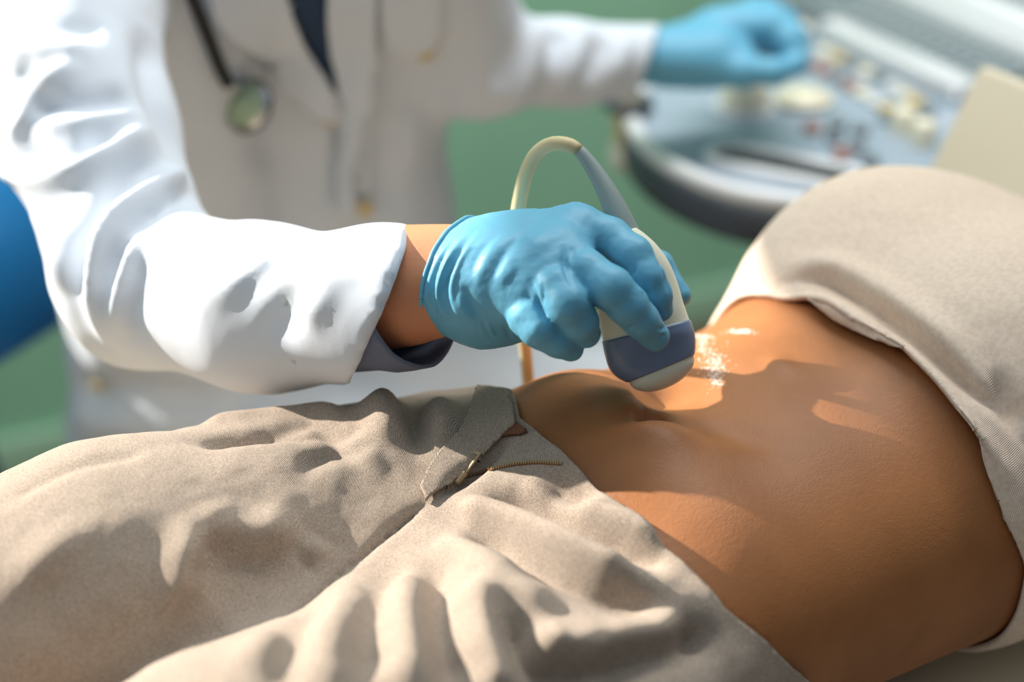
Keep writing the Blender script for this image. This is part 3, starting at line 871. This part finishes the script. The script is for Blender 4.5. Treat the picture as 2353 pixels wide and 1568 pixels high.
# cut at the wrist and hollow it round the wrist
d0 = C1(188, 860, 0.995); n0 = -0.93 * RT + 0.26 * UP + 0.36 * FW; n0 = n0 / np.linalg.norm(n0)
g.plane(d0, n0)
V, Fg = g.mesh(2)
glove_tree = bvh(V, Fg)
def c1(*pts): return [(950 + 0.41445 * a, 280 + 0.41445 * b) for a, b in pts]
GL = [
    # cuff gathers
    (c1((215, 640), (130, 780), (85, 900), (75, 1000), (110, 1110)), 0.0018, 0.0008),
    (c1((255, 625), (180, 720), (120, 850), (105, 980), (140, 1120)), 0.0016, -0.0013),
    (c1((300, 610), (220, 720), (160, 850), (140, 980), (190, 1130)), 0.0018, 0.0024),
    (c1((335, 610), (260, 720), (200, 830), (180, 960), (230, 1120)), 0.0016, -0.0018),
    (c1((365, 605), (290, 720), (235, 830), (215, 960), (270, 1130)), 0.0018, 0.0014),
    (c1((215, 800), (170, 900), (150, 1000)), 0.0012, -0.0014),
    # soft bands over the back of the hand
    (c1((560, 590), (420, 720), (365, 860), (370, 1020)), 0.0045, 0.0014), (c1((490, 600), (370, 740), (330, 900)), 0.003, -0.0012),
    (c1((660, 580), (520, 700), (450, 830), (440, 960)), 0.0035, -0.0013), (c1((600, 600), (480, 720), (420, 840)), 0.003, 0.0008),
    (c1((240, 930), (270, 1030), (330, 1130)), 0.0035, 0.0014), (c1((290, 880), (320, 1000), (380, 1120)), 0.003, -0.0012),
    # knuckles
    (c1((470, 800), (515, 830), (560, 870)), 0.008, 0.0007), (c1((640, 640), (700, 660), (760, 710)), 0.009, 0.0012),
    # tendon creases by the fingers
    (c1((840, 690), (835, 760), (855, 850), (890, 940)), 0.0016, -0.0022), (c1((860, 700), (858, 760), (870, 820)), 0.0009, 0.0008),
    (c1((880, 690), (885, 740)), 0.0008, -0.0006), (c1((930, 690), (925, 720)), 0.0008, -0.0006), (c1((965, 690), (955, 715)), 0.0008, -0.0006),
    (c1((660, 880), (685, 980), (715, 1060), (780, 1150)), 0.0016, -0.0022), (c1((690, 850), (705, 930), (712, 1000)), 0.0009, 0.0009), (c1((720, 880), (722, 960), (716, 1020)), 0.0009, -0.0008),
    (c1((670, 900), (690, 960)), 0.0007, 0.0007),
    (c1((385, 1090), (400, 1150), (430, 1200)), 0.0009, -0.0009), (c1((405, 1090), (425, 1150), (460, 1205)), 0.0009, 0.0009), (c1((500, 1120), (520, 1170), (545, 1215)), 0.0009, -0.0010), (c1((520, 1110), (550, 1170), (575, 1215)), 0.0009, 0.0008),
    (c1((560, 1130), (590, 1190), (600, 1230)), 0.0008, -0.0007),
    # finger creases
    (c1((1010, 700), (1080, 760), (1160, 810), (1210, 850)), 0.0014, -0.0012),
    (c1((1210, 860), (1225, 830), (1232, 800)), 0.0008, -0.0009), (c1((1185, 840), (1200, 815)), 0.0007, 0.0007), (c1((1300, 830), (1330, 920), (1360, 1010)), 0.0010, 0.0008), (c1((1350, 740), (1380, 840), (1415, 940)), 0.0012, -0.0008),
    (c1((1380, 830), (1400, 900), (1420, 960)), 0.0010, -0.0007), (c1((1280, 880), (1300, 960), (1330, 1040)), 0.0010, -0.0008),
    (c1((1340, 1140), (1370, 1150), (1400, 1135)), 0.0008, -0.0009), (c1((1335, 1165), (1370, 1172), (1405, 1160)), 0.0008, 0.0007), (c1((1360, 1180), (1395, 1185)), 0.0007, -0.0007),
    (c1((1000, 1000), (1060, 1050), (1130, 1080)), 0.0010, -0.0007), (c1((1180, 1150), (1205, 1140), (1230, 1120)), 0.0008, -0.0008), (c1((1200, 1170), (1230, 1160)), 0.0007, 0.0007),
    (c1((1240, 920), (1280, 960)), 0.0009, 0.0006), (c1((940, 960), (980, 1000), (1000, 1040)), 0.0008, -0.0006),
    (c1((930, 1225), (960, 1235), (1000, 1225)), 0.0008, -0.0008), (c1((1000, 1140), (1020, 1170)), 0.0007, -0.0006),
]
V = folds(V, Fg, GL, glove_tree)
V += vnormals(V, Fg) * (0.00025 * noise3(V, 160, 5))[:, None]
glove_tree = bvh(V, Fg)
glove = link_mesh('glove', V, Fg, M['glove'], doctor)
tag(glove, 'blue glove gripping the probe')
# rolled rim of the cuff
dd = (V - d0) @ n0
rp_ = V[np.abs(dd + 0.0012) < 0.0009]; cR = rp_.mean(0)
u = np.cross(n0, [0, 0, 1.0]); u /= np.linalg.norm(u); v = np.cross(n0, u)
aa = np.arctan2((rp_ - cR) @ v, (rp_ - cR) @ u); rim = []
for a in np.linspace(-math.pi, math.pi, 41)[:-1]:
    m = np.abs((aa - a + math.pi) % (2 * math.pi) - math.pi) < 0.12
    q = rp_[m]; rr = np.linalg.norm(q - cR, axis=1); o = q[rr >= np.quantile(rr, 0.6)].mean(0); rim.append(o + n0 * 0.0012)
rim = np.array(rim + rim[:1])
V, Fq = tube(catmull(rim, 0.003), 0.0013, 10, cap=False)
link_mesh('cuff_bead', V, Fq, M['glove'], glove)

# --- left glove on the console
g = Grid(P(1390, 200, 1.62) - 0.03 - np.array([0, 0.03, 0.0]), P(1900, 0, 1.66) + 0.05, 0.0022)
def c2(pts, rs, k=0.008, k0=0.012): g.chain([P(*p) for p in pts], [px_r(r, p[2]) for r, p in zip(rs, pts)], k=k, k0=k0, pad=0.04)
c2([(1395, 138, 1.585), (1560, 125, 1.615), (1650, 85, 1.625), (1720, 60, 1.63)], (64, 62, 62, 54), k=0.015)
c2([(1540, 140, 1.60), (1640, 130, 1.60), (1700, 140, 1.60)], (60, 58, 42), k=0.015)
for (a, b, c, e) in (((1700, 50, 1.65), (1775, 42, 1.645), (1822, 85, 1.63), (1838, 128, 1.62)), ((1700, 62, 1.62), (1765, 60, 1.61), (1810, 95, 1.605), (1832, 140, 1.60)),
                     ((1690, 45, 1.67), (1750, 28, 1.675), (1800, 50, 1.67), (1830, 105, 1.66)), ((1680, 60, 1.69), (1725, 30, 1.70), (1770, 30, 1.70), (1800, 80, 1.69))):
    c2([a, b, c, e], (38, 34, 30, 24), k=0.006)
c2([(1600, 150, 1.60), (1700, 165, 1.585), (1780, 165, 1.585), (1835, 150, 1.60)], (50, 34, 29, 23), k=0.008)   # thumb
c2([(1720, 80, 1.665), (1800, 110, 1.66)], (40, 30), k=0.008)
V, Fl = g.mesh(2)
gl2 = link_mesh('glove', V, Fl, M['glove'], doctor)
tag(gl2, 'blue glove resting on the console')

# --- stethoscope hanging from the neck
sroot = empty('stethoscope', P(578, 240, 1.30)); tag(sroot, 'dark stethoscope hanging in front of the white coat', 'stethoscope')
pts = []
for q in ((380, -120), (440, -20), (485, 90), (512, 160), (532, 200)):
    l, n = hit(coat_tree, *q)
    if l is not None: pts.append(l - FW * 0.014)
V, Fq = tube(pts, 0.0055, 16, step=0.01); own(link_mesh('tube', V, Fq, M['black']), sroot)
l, n = hit(coat_tree, 578, 250); cdir = -FW * 0.85 - RT * 0.42 + UP * 0.1; cdir /= np.linalg.norm(cdir)
cc = l - FW * 0.024
def disc(name, c, n, r, h, m, root, bev=0.001, squash=1.0):
    bm = bmesh.new(); R = Vector(n).to_track_quat('Z', 'Y').to_matrix().to_4x4(); R.translation = Vector(c)
    bmesh.ops.create_cone(bm, segments=48, radius1=r, radius2=r, depth=h, cap_ends=True, matrix=R)
    es = [e for e in bm.edges if len(e.link_faces) == 2 and any(len(f.verts) > 4 for f in e.link_faces)]
    bmesh.ops.bevel(bm, geom=es, offset=bev, segments=3, affect='EDGES')
    return own(link_bm(name, bm, m), root) if root else link_bm(name, bm, m)
ch_ = disc('chest_piece', cc, cdir, 0.0225, 0.008, M['chrome'], sroot, 0.002)
disc('rim', cc - cdir * 0.002, cdir, 0.0238, 0.005, M['black'], sroot, 0.002)
disc('diaphragm', cc + cdir * 0.0045, cdir, 0.0185, 0.002, M['pale_green'], sroot, 0.0006)
V, Fq = tube([pts[-1], (pts[-1] + cc) / 2 + cdir * 0.004 + UP * 0.004, cc - cdir * 0.003 + UP * 0.018], 0.004, 12, step=0.004); own(link_mesh('stem', V, Fq, M['chrome']), sroot)

# --- the chair
cb = np.array([-0.515, 1.56, 0.725]); tn = np.array([0.45, 0.893, 0]); nn = np.array([0.893, -0.45, 0])
croot = empty('chair', (-0.30, 1.53, 0.0)); tag(croot, 'blue upholstered swivel chair under the person in the white coat', 'chair')
g = Grid(cb - 0.30, cb + 0.30, 0.006)
q = (np.abs(((g.x - cb[0]) * tn[0] + (g.y - cb[1]) * tn[1]) / 0.21) ** 2.6 + np.abs((g.z - cb[2]) / 0.105) ** 2.4 + np.abs(((g.x - cb[0]) * nn[0] + (g.y - cb[1]) * nn[1]) / 0.045) ** 2.4 + 1e-9) ** (1 / 2.4)
g.f = ((q - 1) * 0.045).astype(np.float32)
V, Fq = g.mesh(1); own(link_mesh('backrest', V, Fq, M['blue']), croot)
sc_ = np.array([-0.27, 1.54, 0.385])
g = Grid(sc_ - 0.30, sc_ + 0.30, 0.008)
q = (np.abs((g.x - sc_[0]) / 0.22) ** 3 + np.abs((g.y - sc_[1]) / 0.20) ** 3 + np.abs((g.z - sc_[2]) / 0.045) ** 3 + 1e-9) ** (1 / 3)
g.f = ((q - 1) * 0.045).astype(np.float32)
V, Fq = g.mesh(1); own(link_mesh('seat', V, Fq, M['blue']), croot)
V, Fq = tube([cb - nn * 0.03, cb - nn * 0.06 - Z1 * 0.12, cb - nn * 0.05 - Z1 * 0.30, sc_ - Z1 * 0.03 - nn * 0.1], 0.013, 14, step=0.02); own(link_mesh('back_post', V, Fq, M['con_dark']), croot)
V, Fq = tube([sc_ - Z1 * 0.03, sc_ - Z1 * 0.33], 0.025, 18); own(link_mesh('column', V, Fq, M['chrome']), croot)
for k in range(5):
    a = k * 2 * math.pi / 5; e = np.array([math.cos(a), math.sin(a), 0])
    hub = sc_ * [1, 1, 0] + Z1 * 0.085
    V, Fq = tube([hub, hub + e * 0.14 - Z1 * 0.01, hub + e * 0.26 - Z1 * 0.022], [0.02, 0.017, 0.013], 12); lg = own(link_mesh('leg', V, Fq, M['con_dark']), croot)
    disc('caster', hub + e * 0.26 - Z1 * 0.058, np.cross(e, Z1), 0.026, 0.02, M['black'], croot, 0.004)
# ------------------------------------------------------------------ ultrasound probe
proot = empty('ultrasound_probe', P(1510, 895, 1.0)); tag(proot, 'cream and blue grey ultrasound probe pressed on the bare belly', 'ultrasound probe')
# stations along the axis: left edge px, right edge px, distance, half thickness (m)
PB = [((1447, 881), (1593, 818), 1.000, 0.0150), ((1419, 866), (1595, 799), 1.000, 0.0162), ((1402, 846), (1595, 780), 1.000, 0.0170), ((1392, 815), (1591, 757), 0.999, 0.0175),
      ((1386, 785), (1583, 735), 0.999, 0.0175), ((1378, 745), (1570, 698), 0.998, 0.0172), ((1371, 700), (1556, 650), 0.998, 0.0168), ((1372, 650), (1537, 604), 0.997, 0.0160),
      ((1378, 606), (1511, 566), 0.996, 0.0145), ((1390, 572), (1484, 540), 0.995, 0.0125), ((1405, 545), (1462, 524), 0.994, 0.0100)]
def prof(i, f0=0.0):
    a, b, d, th = PB[i]
    A, B = P(*a, d), P(*b, d)
    return (A + B) / 2, (B - A) / 2, th
rows = [prof(i) for i in range(len(PB))]
cen = np.array([r[0] for r in rows]); hw_ = np.array([r[1] for r in rows]); th_ = np.array([r[2] for r in rows])
dense = catmull(np.c_[cen, hw_, th_], 0.0015)
def ring(row, n=64, e=2.6):
    c, w, t = row[:3], row[3:6], row[6]
    axis = np.cross(w / np.linalg.norm(w), FW); nd = np.cross(axis / np.linalg.norm(axis), w / np.linalg.norm(w)); nd /= np.linalg.norm(nd)
    out = []
    for k in range(n):
        a = 2 * math.pi * k / n
        ca, sa = math.cos(a), math.sin(a)
        out.append(c + w * math.copysign(abs(ca) ** (2 / e), ca) + nd * t * math.copysign(abs(sa) ** (2 / e), sa))
    return out
def loft(name, rws, m, close0=False, close1=False, dome=None, grow=0.0):
    V = []; n = 64
    rws = [r.copy() for r in rws]
    if grow:
        for r in rws: r[3:6] *= 1 + grow / np.linalg.norm(r[3:6]); r[6] += grow
    if dome is not None:
        pre = []
        for t in np.linspace(0.02, 1, 14):
            a = t * math.pi / 2
            r = rws[0].copy(); f = math.sin(a); r[3:6] *= f; r[6] *= f ** 0.9; r[:3] = rws[0][:3] + dome * (math.cos(a)); pre.append(r)
        rws = pre + rws[1:]
    for r in rws: V += ring(r, n)
    F = [(i * n + k, i * n + (k + 1) % n, (i + 1) * n + (k + 1) % n, (i + 1) * n + k) for i in range(len(rws) - 1) for k in range(n)]
    if close0 or dome is not None: F.append(tuple(range(n))[::-1])
    if close1: F.append(tuple((len(rws) - 1) * n + k for k in range(n)))
    bm = bmesh.new(); vs = [bm.verts.new(v) for v in V]
    for f in F: bm.faces.new([vs[i] for i in f])
    return own(link_bm(name, bm, m), proot)
N_ = len(dense)
py_ = proj(dense[:, :3])[:, 1]
i1 = int(np.argmin(np.abs(py_ - 849))); i2 = int(np.argmin(np.abs(py_ - 762)))
down = P(1524, 892, 1.0) - dense[0, :3]
loft('lens', dense[:3], M['lens'], dome=P(1536, 890, 1.0) - P(1520, 849.5, 1.0), close1=True)
loft('grip_band', dense[1:i2 + 1], M['band'], close0=True, close1=True, grow=0.0006)
loft('handle', dense[i2 - 1:], M['probe'], close0=True, close1=True, grow=0.0)
RL = [(1436, 536, 0.994, 33), (1418, 490, 0.995, 29), (1396, 440, 0.997, 24.5), (1365, 385, 1.000, 20), (1340, 350, 1.002, 16), (1324, 342, 1.003, 13)]
RL = [(1440, 545, 0.994, 34), (1420, 495, 0.995, 29), (1397, 445, 0.997, 24), (1366, 392, 1.000, 19), (1338, 354, 1.002, 15.5), (1325, 343, 1.003, 15)]
V, Fq = tube([P(x, y, d) for x, y, d, r in RL], [px_r(r, d) for x, y, d, r in RL], 32, step=0.003); own(link_mesh('strain_relief', V, Fq, M['relief']), proot)
CB = [(1332, 347, 1.002, 14), (1312, 335, 1.003, 17), (1285, 329, 1.006, 16.5), (1258, 334, 1.012, 16.5), (1230, 356, 1.02, 16.5), (1210, 395, 1.03, 16.5), (1197, 445, 1.04, 16.5), (1188, 505, 1.05, 16.5),
      (1186, 600, 1.075, 16), (1195, 700, 1.10, 15), (1207, 800, 1.13, 14), (1214, 880, 1.15, 14), (1222, 960, 1.17, 14), (1240, 1060, 1.19, 14)]
V, Fq = tube([P(x, y, d) for x, y, d, r in CB], [px_r(r, d) for x, y, d, r in CB], 24, step=0.005); own(link_mesh('cable', V, Fq, M['cable']), proot)
# gel left on the skin beside the probe
vs = []; fs = []
rg = np.random.default_rng(3)
for (x0, y0, sx, sy, nb) in ((1640, 835, 26, 32, 240), (1612, 790, 12, 20, 90), (1645, 870, 16, 18, 90), (1700, 762, 30, 5, 120), (1620, 775, 18, 6, 70)):
    for _ in range(nb):
        x, y = rg.normal(x0, sx * 0.6), rg.normal(y0, sy * 0.6)
        if x < 1604 + max(0, (820 - y)) * -0.1: continue
        l, n = hit(body_tree, x, y)
        if l is None: continue
        r = rg.uniform(0.0002, 0.0006); b0 = len(vs)
        u = np.cross(n, [1, 0, 0.3]); u /= np.linalg.norm(u); v = np.cross(n, u)
        vs.append(l + n * r * 0.7)
        for lev, (hh, rr) in enumerate(((0.5, 0.6), (0.0, 1.0))):
            for k in range(6):
                a = k * math.pi / 3
                vs.append(l + n * r * hh + r * rr * (math.cos(a) * u + math.sin(a) * v))
        for k in range(6):
            fs.append((b0, b0 + 1 + k, b0 + 1 + (k + 1) % 6)); fs.append((b0 + 1 + k, b0 + 7 + k, b0 + 7 + (k + 1) % 6, b0 + 1 + (k + 1) % 6))
M['gel'] = mat('white_gel', srgb(240, 232, 225), 0.15, 0.6)
gel = link_mesh('gel_foam', np.array(vs), fs, M['gel']); tag(gel, 'white frothy gel smeared on the belly beside the probe', 'gel', kind='stuff')
# ------------------------------------------------------------------ ultrasound console
E1 = np.array([0.44, -0.898, 0.0]); E2 = np.array([0.898, 0.44, 0.0])
KC = np.array([0.335, 1.64, 0.83])
kroot = empty('ultrasound_console', KC * [1, 1, 0]); tag(kroot, 'blue grey ultrasound console with trackball and keyboard beside the bed', 'ultrasound console')
def k_w(a, b, z): return KC + E1 * a + E2 * b + Z1 * z
def slab(name, out, z0, z1, m, bev=0.006, root=None, seg=3):
    bm = bmesh.new()
    lo = [bm.verts.new(k_w(a, b, z0)) for a, b in out]; hi = [bm.verts.new(k_w(a, b, z1)) for a, b in out]
    n = len(out)
    bm.faces.new(lo[::-1]); top_ = bm.faces.new(hi)
    for i in range(n): bm.faces.new([lo[i], lo[(i + 1) % n], hi[(i + 1) % n], hi[i]])
    if bev: bmesh.ops.bevel(bm, geom=list(top_.edges), offset=bev, segments=seg, affect='EDGES')
    return own(link_bm(name, bm, m), root or kroot)
def rect(a0, a1, b0, b1, r=0.008, n=6):
    out = []
    for ca, cb_, t0 in ((a1 - r, b1 - r, 0), (a0 + r, b1 - r, 90), (a0 + r, b0 + r, 180), (a1 - r, b0 + r, 270)):
        for k in range(n + 1):
            t = math.radians(t0 + 90 * k / n); out.append((ca + r * math.cos(t), cb_ + r * math.sin(t)))
    return out
OUT = np.array([(-.205, -.05), (-.175, -.135), (-.108, -.192), (-.03, -.222), (.046, -.227), (.118, -.208), (.167, -.163), (.187, -.10), (.186, -.02), (.185, .10), (.185, .30), (-.33, .30), (-.32, .12), (-.245, .02)])
def closed(pts, step):
    q = np.vstack([pts[-2:], pts, pts[:2]]); c = catmull(np.c_[q, np.zeros(len(q))], step)
    d0_ = np.linalg.norm(c[:, :2] - pts[0], axis=1)
    h = len(c) // 2; i0_ = int(np.argmin(d0_[:h])); i1_ = h + int(np.argmin(d0_[h:]))
    return c[i0_:i1_, :2]
OC = closed(OUT, 0.012)
cc_ = OC.mean(0)
inset = lambda k: [tuple(cc_ + (p - cc_) * k) for p in OC]
slab('base_tray', inset(1.0), -0.034, -0.006, M['con_dark'], 0.006)
slab('deck', inset(0.985), -0.008, 0.012, M['con_grey'], 0.004)
rp3 = np.array([k_w(a, b, 0.010) for a, b in inset(0.972)])
V, Fq = tube(np.vstack([rp3, rp3[:1]]), 0.0085, 12, cap=False); own(link_mesh('rim', V, Fq, M['con_white']), kroot)
# hand grip; a black slab stands in for the shade in its opening
sa, sb = np.array([.045, -.158]), np.array([.135, -.098])
sd = (sb - sa) / np.linalg.norm(sb - sa); sn = np.array([-sd[1], sd[0]])
def caps(r, n=10, e=0.0):
    out = []
    for c, t0 in ((sb, -90), (sa, 90)):
        for k in range(n + 1):
            t = math.radians(t0 + 180 * k / n); out.append(c + r * (math.cos(t) * sd + math.sin(t) * sn))
    return out
slab('grip_opening_shade', caps(0.017), 0.0118, 0.0135, M['black'], 0)
gp = np.array([k_w(p[0], p[1], 0.013) for p in caps(0.024)])
V, Fq = tube(np.vstack([gp, gp[:1]]), 0.0062, 12, cap=False); own(link_mesh('grip_rim', V, Fq, M['con_white']), kroot)
# trackball, dial
bm = bmesh.new(); bmesh.ops.create_uvsphere(bm, u_segments=32, v_segments=20, radius=0.026, matrix=Matrix.Translation(k_w(-.068, -.072, 0.020)))
own(link_bm('trackball', bm, M['cream']), kroot)
disc('dial', k_w(-.05, -.012, 0.018), Z1, 0.030, 0.012, M['cream'], kroot, 0.004)
disc('dial_ring', k_w(-.068, -.072, 0.013), Z1, 0.033, 0.006, M['con_white'], kroot, 0.002)
# buttons
def b_disc(name, a, b, r, h, m): return disc(name, k_w(a, b, 0.012 + h / 2), Z1, r, h, m, kroot, r * 0.2)
proto = {}
cols = {'g': M['con_white'], 'y': M['cream'], 'k': M['key_grey']}
M['red_btn'] = mat('red_button', srgb(166, 120, 108), 0.4, 0.4); cols['r'] = M['red_btn']
M['amber_btn'] = mat('amber_button', srgb(206, 180, 110), 0.4, 0.4); cols['a'] = M['amber_btn']
lay_ = [(-.17, .10, 'y'), (-.145, .10, 'a'), (-.12, .10, 'k'), (-.095, .10, 'y'), (-.07, .10, 'k'), (-.045, .098, 'g'), (-.02, .095, 'y'), (.005, .09, 'a'), (.03, .085, 'k'),
        (-.14, .062, 'r'), (-.115, .062, 'r'), (-.09, .06, 'k'), (-.065, .058, 'r'), (-.04, .056, 'y'), (-.015, .053, 'g'), (.01, .05, 'a'), (.03, .035, 'k'),
        (-.23, .155, 'y'), (-.255, .13, 'y'), (-.27, .165, 'a'), (-.22, .11, 'k'), (-.195, .13, 'y'), (.02, -.02, 'k'), (.045, -.01, 'k'), (.02, -.05, 'r'), (.05, -.045, 'k'), (.08, -.04, 'k'), (.09, -.065, 'r'), (.115, -.05, 'k')]
for a, b, c in lay_:
    if c not in proto: proto[c] = b_disc('button', a, b, 0.0095, 0.008, cols[c]); proto[c]['_ab'] = (a, b); p0 = proto[c]; continue
    o = proto[c].copy(); COL.objects.link(o); a0, b0 = proto[c]['_ab']
    o.location = Vector(E1 * (a - a0) + E2 * (b - b0)) + proto[c].location
for c in proto: del proto[c]['_ab']
for a, b in ((.062, .030), (.098, .026)):
    V, Fq = tube([k_w(a, b, 0.010), k_w(a, b, 0.026), k_w(a, b, 0.036), k_w(a, b, 0.039)], [0.013, 0.0125, 0.010, 0.003], 20, step=0.003); own(link_mesh('knob', V, Fq, M['cream']), kroot)
# keyboard with its wrist bar, then a second rail and key row behind it
kb = slab('keyboard', rect(-.40, .30, .155, .252), 0.012, 0.024, M['key_grey'], 0.003)
slab('wrist_bar', rect(-.222, .026, .122, .156, 0.007), 0.012, 0.034, M['con_white'], 0.008)
slab('rail', rect(-.40, .30, .248, .285, 0.007), 0.012, 0.046, M['con_white'], 0.010)
slab('rear_panel', rect(-.40, .30, .285, .40, 0.01), 0.0, 0.052, M['con_white'], 0.006)
M['key_cap'] = mat('key_cap', srgb(138, 148, 152), 0.5, 0.4)
k0 = None
for r in range(5):
    for c in range(14):
        a, b = -.285 + c * 0.0222 + (r % 2) * 0.004, .166 + r * 0.0172
        if k0 is None:
            bm = bmesh.new(); box_bm(bm, k_w(a, b, 0.0275), E1 * 0.0088, E2 * 0.0066, Z1 * 0.0035, 0.0015, 2); k0 = link_bm('key', bm, M['key_cap']); own(k0, kb); a0, b0 = a, b
        else:
            o = k0.copy(); COL.objects.link(o); o.location = Vector(E1 * (a - a0) + E2 * (b - b0))
k1 = None
for c in range(10):
    a, b = -.26 + c * 0.034, .335
    if k1 is None:
        bm = bmesh.new(); box_bm(bm, k_w(a, b, 0.056), E1 * 0.013, E2 * 0.013, Z1 * 0.005, 0.003, 2); k1 = own(link_bm('soft_key', bm, M['key_cap']), kroot); a0 = a
    else:
        o = k1.copy(); COL.objects.link(o); o.location = Vector(E1 * (a - a0))
# column and base
V, Fq = tube([k_w(0.0, .16, -0.03), k_w(0.02, .20, -0.40), k_w(0.0, .20, -0.72)], [0.09, 0.075, 0.10], 28, step=0.05); own(link_mesh('pedestal', V, Fq, M['con_white']), kroot)
slab('foot', rect(-.20, .20, .0, .45, 0.05), -0.79, -0.70, M['con_dark'], 0.02)
for a, b in ((-.16, .05), (.16, .05), (-.16, .40), (.16, .40)):
    disc('wheel', k_w(a, b, -0.79), E1, 0.04, 0.028, M['black'], kroot, 0.006)
# holder at the left with a spare probe hanging in it
hp = P(1440, 235, 1.74)
V, Fq = tube([hp + 0.020 * np.array([math.cos(t), math.sin(t), 0]) for t in np.linspace(0, 2 * math.pi, 33)], 0.006, 10, cap=False); own(link_mesh('probe_holder', V, Fq, M['con_dark']), kroot)
V, Fq = tube([hp + np.array([0.02, 0.01, 0]), k_w(-.11, -.16, -0.02)], 0.008, 10); own(link_mesh('holder_arm', V, Fq, M['con_dark']), kroot)
sp = empty('ultrasound_probe', hp - Z1 * 0.08); tag(sp, 'spare pale probe hanging in the holder on the left rim of the console', 'ultrasound probe')
V, Fq = tube([hp + Z1 * 0.035, hp + Z1 * 0.02, hp - Z1 * 0.01, hp - Z1 * 0.045], [0.008, 0.012, 0.0145, 0.013], 20, step=0.006); own(link_mesh('handle', V, Fq, M['cable']), sp)
V, Fq = tube([hp - Z1 * 0.043, hp - Z1 * 0.06, hp - Z1 * 0.072, hp - Z1 * 0.076], [0.015, 0.017, 0.012, 0.003], 20, step=0.003); own(link_mesh('lens', V, Fq, M['lens']), sp)

# ------------------------------------------------------------------ examination bed
broot = empty('examination_bed', body_w(np.array([0.0, 0.05, 0.0]))); tag(broot, 'examination bed with a raised beige backrest under the person lying back', 'bed')
def b_w(s, t, z): return body_w(np.array([s, t, z]))
own(box('mattress', b_w(-0.42, 0.05, 0.695), BA * 0.92, BC * 0.29, Z1 * 0.045, M['beige'], bevel=0.015), broot)
own(box('frame', b_w(-0.42, 0.05, 0.625), BA * 0.90, BC * 0.26, Z1 * 0.035, M['con_white'], bevel=0.006), broot)
for s_ in (-1.15, 0.30):
    for t_ in (-0.16, 0.26):
        own(box('leg', b_w(s_, t_, 0.297), BA * 0.025, BC * 0.025, Z1 * 0.295, M['con_white'], bevel=0.006), broot)
Lb, Tb = P(2092, 460, 1.45), P(2250, 143, 1.424)
up_ = (Tb - Lb); up_ /= np.linalg.norm(up_)
nb = np.cross(up_, BC); nb /= np.linalg.norm(nb)
if nb @ BA < 0: nb = -nb
hL = (Tb - Lb) @ up_ + (Lb[2] - 0.73) / up_[2]
own(box('backrest', Tb - up_ * hL / 2 + BC * 0.31 + nb * 0.03, up_ * hL / 2, BC * 0.31, nb * 0.03, M['beige'], bevel=0.007, seg=4), broot)
